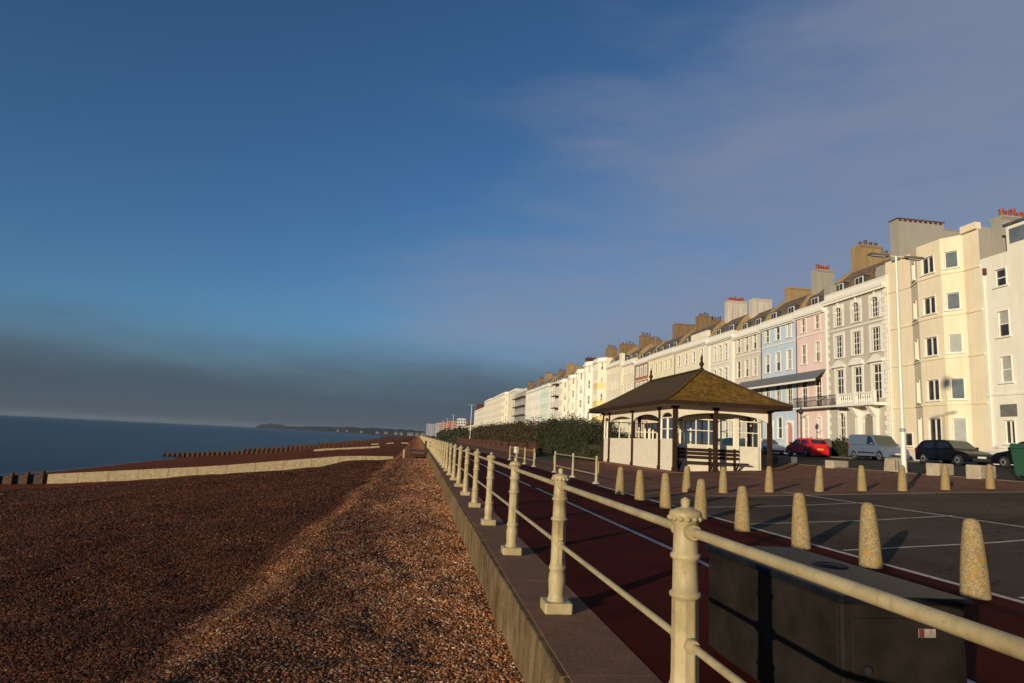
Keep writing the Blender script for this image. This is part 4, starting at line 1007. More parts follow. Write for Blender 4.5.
        if cornice:
            s.band('cornice', s.zt - par - .28, s.zt - par, .36); s.band('cornice', s.zt - par - .42, s.zt - par - .283, .2); s.band('coping', s.zt, s.zt + .09, .07); s.band('parapet', s.zt - par + .003, s.zt - .003, .02, pmat)
        for z in bands: s.band('string_course', z, z + .14, .07, bmat)
        rm = roofmat or M['old_tile']
        if roof == 'mansard':
            zr = s.zt + ridge; b = MB()
            pr = [(FX + .7, s.zt - .3), (FX + 1.45, s.zt + 1.45), (FX + 2.9, zr), (X1, s.zt + .5), (X1, s.zt - .3)]
            b.prism([(x, z) for x, z in pr][::-1], s.Y0 + .2, s.Y1 - .2); s.roof = b.build('roof', rm, s.t, fix=True)
            b = MB()
            for yy in (s.Y0 + .008, s.Y1 - .19):
                pr2 = [(FX + .45, s.zt - .3), (FX + .45, s.zt + .35), (FX + 1.35, s.zt + 1.7), (FX + 2.9, zr + .25), (X1, s.zt + .75), (X1, s.zt - .3)]
                b.prism(pr2[::-1], yy, yy + .18)
            b.build('party_wall', side or M['tan_render'], s.t, fix=True)
            for k in range(dormers):
                yc = lerp(s.Y1, s.Y0, (k + .5) / dormers) + .0
                d = MB(); d.box(FX + .66, FX + 2.2, yc - .58, yc + .58, s.zt - .1, s.zt + 1.02); d.box(FX + .54, FX + 2.3, yc - .68, yc + .68, s.zt + 1.023, s.zt + 1.10)
                do = d.build('dormer', dcol or M['slate'], s.t)
                g = MB(); g.box(FX + .62, FX + .658, yc - .58, yc + .58, s.zt + .1, s.zt + 1.02); g.build('dormer_frame', M['white_trim'], do)
                g = MB(); g.box(FX + .60, FX + .618, yc - .48, yc - .04, s.zt + .25, s.zt + .94); g.box(FX + .60, FX + .618, yc + .04, yc + .48, s.zt + .25, s.zt + .94); g.build('dormer_window', M['glass'], do)
        elif roof == 'flat': pass
        return s
    def chimney(s, xa, xb, Y, zt, mat, pots=5, pot='pot', zb=None, th=.75, cap=True):
        b = MB(); zb = zb or s.zt - .25
        k_ = 2 if xb - xa > 3.4 else 1; cut = lerp(xa, xb, s.rw.uniform(.4, .62)); lo = s.rw.uniform(.35, .8)
        secs = [(xa, cut, zt, 0), (cut + .004, xb, zt - lo, .09)] if k_ == 2 and pots else [(xa, xb, zt, 0)]
        for x0_, x1_, z_, in_ in secs:
            t_ = th / 2 - in_
            b.box(x0_, x1_, Y - t_, Y + t_, zb, z_ - .24)
            b.box(x0_ - .0, x1_ + .0, Y - t_ - .05, Y + t_ + .05, z_ - .237, z_ - .143); b.box(x0_ - .0, x1_ + .0, Y - t_ - .10, Y + t_ + .10, z_ - .14, z_)
            for q in range(max(1, int((x1_ - x0_) / .85))):
                xq = x0_ + .1 + q * .85; b.box(xq, min(xq + .5, x1_ - .05), Y - t_ - .045, Y - t_ - .002, zb, z_ - .55)
        o = b.build('chimney', mat, s.t)
        for k in range(pots):
            x = lerp(xa + .25, xb - .25, (k + .5) / pots); hh = s.rw.uniform(.42, .72)
            MB().lathe([(.15, 0), (.13, hh * .7), (.16, hh * .75), (.16, hh), (.11, hh), (.1, hh - .1)], (x, Y, zt if x < secs[0][1] else secs[-1][2]), 8).build('chimney_pot', M[pot], o)
        return o

def row(h, seg, n, zs, w, margin=.5, style='sash', surround=.12, only=None, **kw):
    p, q, d, nn, L = h.seg(seg)
    for k in range(n):
        u = margin + (L - 2 * margin) * (k + .5) / n
        for z, hh in zs: h.win(seg, u, z, w, hh, style, surround, **kw)
def garden_wall(label, y0, y1, mat, h=.9, x=34.6):
    t = thing('garden_wall', label, 'wall', (x, y0, gz(x)), 'front garden walls of the terrace')
    z = gz(x)
    MB().box(x - .11, x + .11, y0 + .42, y1 - .42, z, z + h).build('wall_panel', mat, t)
    MB().box(x - .16, x + .16, y0 + .43, y1 - .43, z + h + .002, z + h + .09).build('coping', mat, t)
    for y in (y0 + .2, y1 - .2):
        b = MB(); b.box(x - .2, x + .2, y - .2, y + .2, z, z + h + .25); b.hexa([(x - .26, y - .26, z + h + .253), (x + .26, y - .26, z + h + .253), (x + .26, y + .26, z + h + .253), (x - .26, y + .26, z + h + .253)], [(x - .12, y - .12, z + h + .42), (x + .12, y - .12, z + h + .42), (x + .12, y + .12, z + h + .42), (x - .12, y + .12, z + h + .42)]); b.build('pier', mat, t)

STD = [(14.5, 1.45), (11.45, 1.95), (8.0, 2.6)]
GRD = (4.3, 2.0)
# 1 white house at the right edge
h = House('plain white house at the right edge with small sash windows', 27.0, 39.85, 15.5, (.81, .765, .64))
for y in (38.3, 34.6, 30.6):
    u = 39.85 - y
    for z, hh, st in ((13.85, 1.15, 'sash'), (10.7, 1.7, 'sash'), (7.65, 1.7, 'sash')): h.win(0, u, z, .85, hh, st, .06, blind=1 if z == 10.7 else None)
    if y == 38.3:
        h.win(0, u, 3.55, .75, 1.5, 'case2', .05, blind=0); b = MB(); b.box(FX - .03, FX + .01, y - .62, y + .62, 4.55, 5.35); b.build('fanlight_panel', M['stone_grey'], h.t)
    else: h.win(0, u, 4.0, .9, 1.7, 'sash', .06)
h.finish(cornice=False, roof='flat', bands=(5.95,), bmat=h.mat)
b = MB(); b.box(FX + .02, FX + 5, 28.5, 37.7, 15.5, 17.2); ob = b.build('attic_storey', h.mat, h.t)
MB().box(FX - .12, FX + 5.1, 28.4, 37.82, 17.203, 17.36).build('attic_roof', M['slate'], ob)
for y in (36.6, 33.6, 30.6): MB().box(FX - .012, FX + .018, y - .85, y + .85, 15.95, 16.95).build('attic_window', M['glass_grey'], ob)
h.chimney(FX + 1.0, FX + 5.6, 39.4, 18.55, M['grey_render'], 9, 'pot', th=.8)
b = MB(); b.lathe([(.0, 0), (.25, .04), (.42, .14), (.45, .2), (.40, .18), (.2, .06), (0, .03)], (0, 0, 0), 14, axis='y'); dm = b.build('satellite_dish', M['iron'], h.t); dm.location = (2.4, 39.0 - (27 + 39.85) / 2, 16.45 - 1.4 + .0)
MB().box(FX - .2, FX - .0, 39.35, 39.5, 14.3, 14.75).build('wall_lantern', M['dark_red_brick'], h.t)
# 2 yellow house with the canted bay
Y0, Y1 = 39.85, 49.3
h = House('tall pale yellow house with a full height canted bay and grey chimney wall', Y0, Y1, 17.75, (.80, .69, .49),
          [(FX, Y1), (FX, 46.45), (FX - .7, 44.9), (FX - .7, 42.55), (FX, 41.25), (FX, Y0)])
for z, hh in ((15.15, 1.45), (12.1, 1.45), (9.05, 1.5), (6.45, 1.6), (3.6, 2.1)):
    if z < 15: pass
for z, hh in ((16.05, 1.35), (12.95, 1.35), (9.85, 1.45), (6.6, 1.6), (3.5, 2.15)):
    h.win(1, .85, z, .6, hh, 'single', .05, blind=2); h.win(2, 1.08, z, 1.2, hh - .08, 'case2', .05, blind=0); h.win(3, .68, z, .86, hh - .12, 'single', .05, blind=2 if z < 4 or 9 < z < 10 else 0, pane='grey')
h.win(0, 1.9, 3.0, .9, 1.0, 'single', .08)
h.finish(cornice=False, roof='flat', bands=(15.0, 11.9, 8.8, 5.45), side=M['grey_render'], bmat=h.mat)
MB().box(FX - .22, FX + .25, 39.87, 41.2, 17.76, 18.25).build('parapet_pier', h.mat, h.t)
b = MB(); b.box(FX + .2, FX + 4.6, 39.95, 40.2, 17.75, 17.95); b.build('gable_wall', M['grey_render'], h.t)
ch = MB(); ch.box(FX - .15 - .1, FX + 3.9, 47.3, 48.25, 17.6, 20.95); co = ch.build('chimney_wall', M['grey_render'], h.t)
b = MB(); b.box(FX - .32, FX + 3.97, 47.24, 48.31, 20.953, 21.03)
for k in range(9): b.box(FX - .2 + k * .46, FX + .02 + k * .46, 47.2, 47.299, 20.8, 20.95)
b.build('coping', M['dark_red_brick'], co)
b = MB(); b.box(FX + 3.9, FX + 9, 47.6, 48.0, 17.6, 20.5); b.box(FX + 3.98, FX + 9.02, 47.55, 48.05, 20.503, 20.57); b.build('party_wall', M['grey_render'], h.t)
# 3 ornate grey house
Y0, Y1 = 49.3, 57.8
h = House('ornate grey house with white arched windows, pediments and stone balcony', Y0, Y1, 16.6, (.50, .455, .375))
for u, hd in ((2.1, 'seg'), (4.6, 'seg'), (7.1, 'seg')):
    uu = u
    h.win(0, uu, 14.25, 1.0, 1.75, 'archg', .26, blind=0); h.win(0, uu, 11.45, 1.1, 2.05, 'georgian', .28, blind=0); h.win(0, uu, 7.85, 1.05, 2.9, 'french', .26, blind=0, hood='seg' if u == 4.6 else 'tri', sill=False)
h.win(0, 2.3, 4.0, .85, 2.7, 'arch', .16, blind=0)
h.door(0, 5.9, 1.5, 3.4, 1.75, (.26, .23, .18))
h.finish(roof='mansard', dormers=3, roofmat=M['tile'], par=.5, bands=(12.95, 5.9))
b = MB()
for k in range(26):
    y = lerp(Y0 + .2, Y1 - .2, k / 25); b.box(FX - .33, FX - .205, y - .07, y + .07, 15.62, 15.80)
b.build('dentils', M['white_trim'], h.t)
b = MB()
for ya, yb in ((Y0 + .02, Y0 + .62), (Y1 - .62, Y1 - .02)):
    z = 1.5; k = 0
    while z < 15.3:
        w_ = .6 if k % 2 else .38
        (b.box(FX - .05, FX - .001, ya, ya + w_, z, z + .36) if ya < 52 else b.box(FX - .05, FX - .001, yb - w_, yb, z, z + .36)); z += .38; k += 1
b.build('quoins', M['white_trim'], h.t)
for ya in (Y0 + .1, Y1 - 1.0): MB().box(FX - .1, FX + .75, ya, ya + .9, 16.70, 17.6).build('parapet_pier', M['grey_render'], h.t); 
b = MB(); 
for zz, (a_, c_) in ((5.6, (52.0, 54.5)),): pass
b.box(FX - 1.25, FX - .0, 49.6, 54.6, 5.78, 6.0); b.box(FX - 1.2, FX - 1.0, 49.65, 54.55, 6.75, 6.88)
for k in range(17):
    y = lerp(49.8, 54.4, k / 16); b.lathe([(.05, 0), (.09, .2), (.05, .45), (.06, .745)], (FX - 1.1, y, 6.003), 8)
for y in (49.7, 52.1, 54.45): b.box(FX - 1.23, FX - .97, y - .12, y + .12, 6.003, 6.93)
b.build('balcony', M['white_trim'], h.t)
b = MB()
for y in (50.85, 53.15):
    b.box(FX - .3, FX - .001, y - .2, y + .2, 1.5, 4.9); b.hexa([(FX - .34, y - .24, 4.903), (FX - .001, y - .24, 4.903), (FX - .001, y + .24, 4.903), (FX - .34, y + .24, 4.903)], [(FX - 1.0, y - .24, 5.777), (FX - .001, y - .24, 5.777), (FX - .001, y + .24, 5.777), (FX - 1.0, y + .24, 5.777)])
b.build('balcony_bracket', M['white_trim'], h.t)
def iron_balcony(hs, y0, y1, z, out=.95):
    b = MB(); b.box(FX - out, FX - .0, y0, y1, z - .14, z - .02); s_ = b.build('balcony', M['white_trim'], hs.t)
    b = MB(); b.box(FX - out, FX - out + .03, y0, y1, z + .88, z + .93); b.box(FX - out, FX - out + .03, y0, y1, z + .05, z + .08)
    y = y0
    while y < y1: b.box(FX - out + .004, FX - out + .024, y, y + .022, z - .02, z + .88); y += .12
    for y in (y0, y1 - .03): b.box(FX - out, FX - .02, y, y + .03, z + .88, z + .93)
    b.build('balcony_railing', M['iron'], s_)
iron_balcony(h, 54.7, 57.75, 6.0)
h.chimney(41.26, 45.1, 57.6, 21.9, M['tan_render'], 6, 'pot_dark', th=1.3)
# 4 pink, 5 blue, 6 beige, sharing a verandah roof
def verandah(hs, y0, y1, gap=0):
    b = MB(); pr = [(FX - 1.15, 8.62), (FX - 1.15, 8.70), (FX - .01, 9.62), (FX - .01, 9.52)]
    b.prism(pr, y0 + .01, y1 - .01) ; v_ = b.build('verandah_roof', M['verandah'], hs.t, fix=True)
    b = MB(); b.box(FX - 1.2, FX - 1.12, y0 + .012, y1 - .012, 8.42, 8.615); b.build('verandah_fascia', M['white_trim'], v_)
h = House('narrow pink house with two windows on each floor and a dark verandah roof', 57.8, 62.9, 16.1, (.78, .59, .54))
for u in (1.5, 3.85):
    h.win(0, u, 14.35, .8, 1.35, 'sash4', .1, blind=0); h.win(0, u, 11.4, .82, 1.9, 'sash4', .1, blind=0 if u < 3 else 1); h.win(0, u, 7.4, 1.0, 2.7, 'french', .08, blind=0, sill=False)
h.win(0, 3.9, 4.1, .55, 1.9, 'arch', .1, blind=2); h.win(0, 1.6, 4.0, .8, 2.3, 'arch', .1, blind=2)
h.finish(dormers=1, bands=(13.2,)); verandah(h, 57.8, 62.9); iron_balcony(h, 57.9, 62.0, 6.0)
h.chimney(39.95, 41.9, 62.5, 20.6, M['grey_render'], 5, 'pot', th=1.0)
h = House('light blue house with three windows on each upper floor', 62.9, 70.0, 16.0, (.51, .60, .70))
for u in (1.5, 3.7, 5.9):
    h.win(0, u, 14.3, .85, 1.4, 'case2' if u > 5 else 'sash', .12); h.win(0, u, 11.2, .9, 2.0, 'sash', .13, blind=1 if u < 5 else 2); h.win(0, u, 7.5, 1.0, 2.6, 'french', .08, blind=0, sill=False)
h.door(0, 1.9, 1.2, 3.0, 1.75, (.13, .24, .36)); h.door(0, 5.8, 1.1, 2.9, 1.75, (.52, .26, .20)); h.win(0, 3.9, 4.1, .9, 2.2, 'sash', .1)
h.finish(dormers=2, bands=(13.0,)); verandah(h, 62.9, 70)
h.chimney(41.0, 44.3, 69.6, 20.4, M['tan_render'], 0)
h = House('pale stone coloured house left of the blue one with sash windows', 70.0, 76.5, 15.9, (.64, .57, .46))
for u in (1.3, 3.3, 5.2):
    h.win(0, u, 14.1, .85, 1.7, 'sash', .1); h.win(0, u, 11.2, .9, 2.0, 'sash', .1); h.win(0, u, 7.6, 1.0, 2.5, 'french', .08, sill=False); h.win(0, u, 4.1, .95, 2.2, 'sash', .1)
h.finish(dormers=2, bands=(12.75,)); verandah(h, 70, 74.6)
h.chimney(40.05, 42.6, 76.1, 20.3, M['cream_render'], 0, th=1.0)
# 7 white house with arched triple windows
h = House('off white house with triple arched windows between tall pilasters', 76.5, 84.0, 16.3, (.72, .67, .57))
for u in (2.3, 3.9, 5.5):
    h.win(0, u, 13.9, .75, 2.0, 'arch', .14); h.win(0, u, 10.8, .8, 2.1, 'arch', .14); h.win(0, u, 7.4, .9, 2.5, 'sash', .12); h.win(0, u, 4.1, .9, 2.2, 'sash', .1)
h.finish(dormers=2, bands=(12.4, 9.3))
for y in (76.55, 83.3): MB().box(FX - .16, FX - .001, y, y + .65, 1.5, 15.2).build('pilaster', M['white_trim'], h.t)
h.chimney(40.45, 43.2, 83.6, 21.6, M['cream_render'], 8, 'pot', th=1.0)
def simple(label, Y0, Y1, zt, col, n, levels, w=.85, dormers=2, style='sash', roofmat=None, bay=None, surround=.12, bands=(5.7,), ch=None, par=.55, doors=True, cornice=True, roof='mansard', margin=.5, zb=1.2):
    poly = None
    if bay:
        a = lerp(Y1, Y0, bay[0]); c = lerp(Y1, Y0, bay[1]); p = bay[2]; k = p * 1.7
        poly = [(FX, Y1), (FX, a), (FX - p, a - k), (FX - p, c + k), (FX, c), (FX, Y0)]
    h = House(label, Y0, Y1, zt, col, poly, zb=zb)
    if bay:
        for s_, m in ((1, 1), (2, max(1, n - 2)), (3, 1)): row(h, s_, m, levels, w if s_ == 2 else .6, .12, style, .07, sill=False)
        p, q, d, nn, L = h.seg(4)
        if L > 1.6: row(h, 4, 1, levels, .8, .2, style, surround)
        p, q, d, nn, L = h.seg(0)
        if L > 1.6: row(h, 0, 1, levels, .8, .2, style, surround)
    else: row(h, 0, n, levels, w, margin, style, surround)
    h.finish(dormers=dormers, roofmat=roofmat, bands=bands, par=par, cornice=cornice, roof=roof)
    if ch: h.chimney(*ch)
    return h
L4 = [(14.3, 1.5), (11.3, 1.9), (7.9, 2.3), (4.2, 2.1)]
def lev(zt, n=5):
    st = (zt - 2.6) / n; return [(2.4 + st * (k + .55), st * (.55 if k < n - 1 else .45)) for k in range(n)]
h = simple('broad cream house with a raised white parapet and few windows', 84.0, 95.8, 16.6, (.80, .73, .56), 4, L4, ch=(41.4, 45.6, 95.4, 21.7, M['brown_brick'], 9, 'pot_dark', None, 1.2))
MB().box(FX - .06, FX + .4, 84.1, 89.5, 16.7, 17.5).build('raised_parapet', stucco((.80, .73, .56)), h.t)
h = simple('pale yellow house right of the brick fronted one', 95.8, 107.3, 16.7, (.80, .72, .48), 5, L4, dormers=4, ch=(42.2, 45.8, 106.9, 22.5, M['brown_brick'], 0, 'pot_dark', None, 1.2))
h = simple('orange brick fronted house with cream window bands', 107.3, 114.7, 16.6, M['brick'], 3, L4, surround=.34, dormers=2, bands=(5.7, 9.4, 12.8), ch=None)
h = simple('cream house left of the brick fronted one ending in a tall pier', 114.7, 123.2, 17.2, (.80, .71, .52), 4, lev(17.2, 4), dormers=3, ch=(41.6, 46.0, 122.8, 22.8, M['brown_brick'], 8, 'pot_dark', None, 1.1))
MB().box(FX - .35, FX + .4, 121.9, 123.1, 1.5, 19.0).build('pilaster', stucco((.74, .68, .52)), h.t)
h = simple('pale cream house between the tall pier and the yellow banded bay', 123.2, 132.8, 17.8, (.78, .71, .56), 4, lev(17.8), ch=(40.6, 44.0, 132.4, 22.4, M['brown_brick'], 4, 'pot_dark', None, 1.1))
h = simple('tall cream house with a bay banded in deep yellow', 132.8, 143.8, 19.4, (.80, .72, .54), 4, lev(19.4), bay=(.25, .95, 1.2), dormers=0, roof='flat', ch=(40.8, 43.2, 143.4, 23.0, M['brown_brick'], 4, 'pot_dark', None, 1.2))
for z in (13.0, 9.2, 5.9): h.band('yellow_band', z, z + 1.2, .045, stucco((.80, .62, .28)), segs=(2, 3))
h = simple('tall narrow white house left of the yellow banded bay', 143.8, 150.5, 19.8, (.81, .77, .68), 3, lev(19.8), bay=(.1, .9, 1.0), dormers=0, roof='flat')
h = simple('white bow fronted house with tall windows and a brown chimney', 150.5, 158.4, 18.8, (.80, .75, .63), 3, lev(18.8), bay=(.12, .85, 1.1), dormers=1, ch=(39.8, 42.6, 158, 22.3, M['dark_red_brick'], 3, 'pot_dark', None, 1.3))
h = simple('white house with a cream attic second left of the white bow front', 158.4, 167.2, 18.2, (.80, .73, .57), 3, lev(18.2), bay=(.12, .85, 1.1), dormers=1)
h = simple('cream house with bay just right of the scaffold poles', 167.2, 178.4, 17.9, (.78, .71, .56), 4, lev(17.9), bay=(.15, .85, 1.1), dormers=2, ch=(39.5, 43.6, 178, 23.0, M['tan_render'], 2, 'pot', None, 1.3))
h = simple('white house left of the scaffold poles', 178.4, 194.6, 18.4, (.80, .76, .66), 5, lev(18.4), dormers=3, ch=(40.5, 43, 194, 22.6, M['brown_brick'], 4, 'pot_dark', None, 1.3))
h = simple('pale mint green house in the middle of the far terrace', 194.6, 209.1, 18.8, (.62, .72, .62), 4, lev(18.8), dormers=3, ch=(39.3, 43.4, 208.6, 23.1, M['tan_render'], 6, 'pot_dark', None, 1.3))
h = simple('white far house left of the mint green one', 209.1, 223, 18.8, (.80, .76, .68), 4, lev(18.8), dormers=3, ch=(39.5, 41.6, 222.6, 22.6, M['brown_brick'], 4, 'pot_dark', None, 1.3))
h = simple('white far house right of the grey scaffolded block', 223, 237.6, 18.9, (.78, .74, .66), 4, lev(18.9), dormers=3, ch=(38.4, 40.8, 237, 22.4, M['brown_brick'], 4, 'pot_dark', None, 1.3))
h = simple('grey far block wrapped in scaffold decks', 237.6, 264, 20.3, (.30, .29, .27), 6, lev(20.3), dormers=0, roof='flat')
h = simple('large cream far hotel with a curved pediment', 264, 305.5, 22.0, (.74, .67, .50), 8, lev(22, 6), dormers=0, roof='flat', bay=(.1, .45, 1.2))
h = simple('second large cream far hotel left of the curved pediment', 305.5, 358.5, 22.8, (.73, .67, .52), 9, lev(22.8, 6), dormers=0, roof='flat')
h = simple('pale cream narrow far house near the end of the terrace', 358.5, 392.5, 23.2, (.72, .66, .52), 6, lev(23.2, 6), dormers=0, roof='flat')
h = simple('last cream house at the far end of the terrace with roof turret', 392.5, 461.4, 19.8, (.70, .64, .50), 9, lev(19.8), dormers=0, roof='flat')
MB().box(FX + .3, FX + 6, 440, 452, 19.8, 24).build('turret', M['dark_red_brick'], h.t)

# scaffolds on two of the far houses
def scaffold(label, y0, y1, zt, n, x=FX - 1.4):
    t = thing('scaffold', label, 'scaffold', (x, y0, 1.4), 'scaffolds on the terrace')
    for k in range(n + 1):
        y = lerp(y0, y1, k / n)
        for dx in (0, 1.1): MB().tube((x + dx, y, 1.35), (x + dx, y, zt), .05, 6).build('pole', M['lamp_grey'], t)
    z = 4.0
    while z < zt: MB().box(x - .1, x + 1.25, y0 - .2, y1 + .2, z, z + .22).build('deck', M['timber'], t); z += 3.3
scaffold('dark decked scaffold across the grey far block', 238, 263.5, 20.5, 6)
scaffold('narrow scaffold tower against the white far houses', 178.8, 183.5, 19.2, 2)

# front garden walls and the clipped hedge before the grey house
garden_wall('low cream garden wall before the yellow bay house', 40.2, 45.6, stucco((.70, .62, .46)), .75)
garden_wall('low cream garden wall right of the black hatchback', 35.5, 39.6, stucco((.70, .66, .58)), .8)
garden_wall('dark stone garden wall between the red car and the grey van', 52.4, 57.2, M['stone_grey'], 1.1)
garden_wall('pale garden wall before the blue house', 63.2, 69.6, M['stone'], .8)
garden_wall('pale garden wall behind the shelter before the stone coloured house', 70.2, 76.2, M['stone'], .8)

# ------------------------------------------------------------------ hedges
def leaf_hedge(label, mat, ypts, x0, x1, n, size, core=.32, name='hedge', cat='hedge', seed=1):
    """ypts: list of (y, height). leaves spread through a lumpy volume."""
    rnd = random.Random(seed); b = MB()
    y0, y1 = ypts[0][0], ypts[-1][0]; xm = (x0 + x1) / 2; hw = (x1 - x0) / 2
    def hgt(x, y):
        u = (x - xm) / hw
        return interp(y, ypts) * (1 - .35 * abs(u) ** 3) * (1 + .30 * noise.noise(Vector((x * .5, y * .33, seed))) + .26 * noise.noise(Vector((x * 1.5, y * 1.1, seed + 5))) + .12 * noise.noise(Vector((x * 3.5, y * 3.1, seed + 9))))
    t = thing(name, label, cat, (xm, (y0 + y1) / 2, gz(xm)), None)
    cb = MB(); K = max(6, int((y1 - y0) / 1.2))
    for k in range(K):
        for j in range(4):
            ya, yb = lerp(y0, y1, k / K), lerp(y0, y1, (k + 1) / K); xa, xb = lerp(x0, x1, j / 4), lerp(x0, x1, (j + 1) / 4)
            hh = hgt((xa + xb) / 2, (ya + yb) / 2) * .72
            cb.box(xa + .14, xb + .14 - .01, ya + .1, yb + .1 - .01, 0 + gz(xm), gz(xm) + max(.2, hh))
    cb.build('branches', mat, t)
    for i in range(n):
        y = rnd.uniform(y0, y1) if seed != 3 else y0 + (y1 - y0) * rnd.random() ** 1.5
        face = rnd.random()
        x = x0 + (x1 - x0) * (rnd.random() ** 2.2 if face < .75 else rnd.random())
        H_ = hgt(x, y); z = H_ * (rnd.random() ** .55) if face < .75 else H_ * rnd.uniform(.8, 1.08)
        c = Vector((x + rnd.gauss(0, .12), y + rnd.gauss(0, .12), gz(xm) + z)); s = size * rnd.uniform(.5, 1.4) * (1 + (y - 50) / 160)
        d = Vector((rnd.gauss(0, 1), rnd.gauss(0, 1), rnd.gauss(.5, 1))).normalized(); e = d.orthogonal().normalized(); g = d.cross(e)
        a = rnd.uniform(0, 6.28); e, g = e * math.cos(a) + g * math.sin(a), g * math.cos(a) - e * math.sin(a)
        b.face([c - e * s, c + g * s * .4, c + e * s, c - g * s * .4])
    b.build('foliage', mat, t); return t
leaf_hedge('dark green clipped evergreen hedge left of the shelter', M['leaf_green'], [(48.0, .9), (49.0, 2.2), (53, 2.9), (62, 3.1), (72, 3.2)], 12.4, 16.5, 48000, .075, seed=1)
leaf_hedge('long reddish brown tamarisk hedge behind the low brick wall', M['leaf_brown'], [(66, 2.9), (90, 3.3), (120, 3.5), (165, 3.4), (174, 2)], 12.2, 16.5, 40000, .11, seed=3)
leaf_hedge('dark evergreen bushes at the far end of the promenade', M['leaf_green'], [(185, 2.2), (215, 3.6), (260, 2.6), (300, 3.6), (360, 3)], 10.5, 16.5, 9000, .35, seed=7)
t = leaf_hedge('small dark clipped hedge before the grey ornate house', M['leaf_green'], [(50.2, 1.35), (57.4, 1.4)], 35.2, 36.4, 5000, .10, seed=9)
# low brick wall with piers
t = thing('brick_wall', 'low red brown brick wall with square piers before the tamarisk hedge', 'wall', (10.0, 60, .05))
y = 58.0; k = 0
while y < 172:
    b = MB(); b.box(9.75, 10.25, y - .28, y + .28, 0, 1.12); b.box(9.68, 10.32, y - .35, y + .35, 1.123, 1.25); b.build('pier', M['dark_red_brick'], t)
    b = MB(); b.box(9.88, 10.12, y + .285, y + 5.7, 0, .62); b.box(9.83, 10.17, y + .285, y + 5.7, .623, .70); b.build('wall_panel', M['dark_red_brick'], t)
    b = MB(); b.tube((10, y + .285, .95), (10, y + 5.7, .95), .03); b.build('rail', M['dark_wood'], t)
    y += 6.0
# ------------------------------------------------------------------ far blocks beyond the terrace
def far_block(label, y, x, w, d, zt, mat, n, m, cat='building', roof=None):
    t = thing('apartment_block', label, cat, (x, y, 1.4), 'far blocks beyond the terrace')
    MB().box(x, x + w, y, y + d, 1.0, zt).build('wall', mat, t)
    st = (zt - 3) / m
    for j in range(m):
        b = MB()
        for k in range(n): xx = x + w * (k + .25) / n; b.box(xx, xx + w * .5 / n, y - .06, y + .0, 3 + st * j, 3 + st * (j + .5))
        for k in range(max(2, n)): yy = y + d * (k + .25) / n; b.box(x - .06, x, yy, yy + d * .5 / n, 3 + st * j, 3 + st * (j + .5))
        b.build('window', M['glass'], t)
    if roof: MB().box(x - .4, x + w + .4, y - .4, y + d + .4, zt + .01, zt + 1.4).build('roof', roof, t)
far_block('slim pale far tower rising left of the terrace end', 690, 40, 8, 22, 20.5, M['tower_pale'], 3, 6)
far_block('low pale far houses with red roofs under the slim tower', 500, 40, 14, 60, 11, M['cream_render'], 6, 3, roof=M['dark_red_brick'])
far_block('salmon red far apartment block, nearer of two', 860, 38, 24, 60, 21, mat_stucco('salmon_brick', (.50, .22, .16)), 6, 6)
far_block('salmon red far apartment block, smaller and farther of two', 1120, 38, 24, 70, 24, mat_stucco('salmon_brick', (.52, .26, .2)), 6, 6)
far_block('grey blue far tower block at the left end of the skyline', 1900, 22, 24, 40, 34, mat_stucco('grey_block', (.34, .36, .40)), 5, 9)
far_block('grey far tower block right of the blue one', 1500, 38, 26, 40, 30, mat_stucco('grey_block', (.40, .40, .42)), 5, 9)
rnd = random.Random(4)
for i, (a, d) in enumerate([(-.035, 1750), (-.027, 1700), (-.016, 1650), (-.012, 1500), (-.004, 1450), (.004, 1400), (-.05, 2300), (-.062, 2500), (-.085, 2700), (-.105, 3000), (-.118, 3200)]):
    x = a * d; w_ = rnd.uniform(7, 13)
    t = thing('seafront_house', ['small white far house on the bend of the bay', 'tiny pale far house under the low hills across the bay'][i > 5], 'house', (x, d, 0), 'tiny far houses round the bay' if i > 5 else 'small far houses on the bend')
    MB().box(x, x + w_, d, d + 12, -1.5, 3.2 + w_ * .15).build('wall', M['stone_grey'], t)
    b = MB(); b.prism([(x - .5, 3.203 + w_ * .15), (x + w_ + .5, 3.203 + w_ * .15), (x + w_ * .8, 5.6 + w_ * .15), (x + w_ * .2, 5.6 + w_ * .15)], d - .5, d + 15.5); b.build('roof', M['slate'], t)

# ------------------------------------------------------------------ groynes and beach steps
t = thing('groyne', 'nearest groyne, a pale concrete panel wall running down the shingle', 'groyne', (-2, 65, -1))
tops = [(-2.2, -.62), (-6.5, -.74), (-9.8, -1.15), (-14.5, -1.73), (-18.2, -2.2), (-25.6, -2.88), (-32.2, -3.5)]
def gtop(x): return interp(-x, [(-a, z) for a, z in tops])
x = -2.2
while x > -32:
    x2 = max(-32.2, x - 2.5)
    b = MB(); b.hexa([(x2 + .03, 64.7, -7), (x - .0, 64.7, -7), (x - .0, 65.1, -7), (x2 + .03, 65.1, -7)], [(x2 + .03, 64.7, gtop(x2)), (x, 64.7, gtop(x)), (x, 65.1, gtop(x)), (x2 + .03, 65.1, gtop(x2))]); b.build('panel', M['groyne_concrete'], t)
    x = x2
x = -32.6
while x > -52:
    z = interp(-x, [(32, -3.0), (44, -4.4), (52, -4.9)])
    MB().box(x - .12, x + .12, 64.55, 64.9, -8, z - .15).build('post', M['timber'], t)
    x -= 1.25
MB().hexa([(-52, 64.905, -8), (-32.4, 64.905, -8), (-32.4, 65.03, -8), (-52, 65.03, -8)], [(-52, 64.905, -5.3), (-32.4, 64.905, -3.5), (-32.4, 65.03, -3.5), (-52, 65.03, -5.3)]).build('plank', M['tarred'], t)
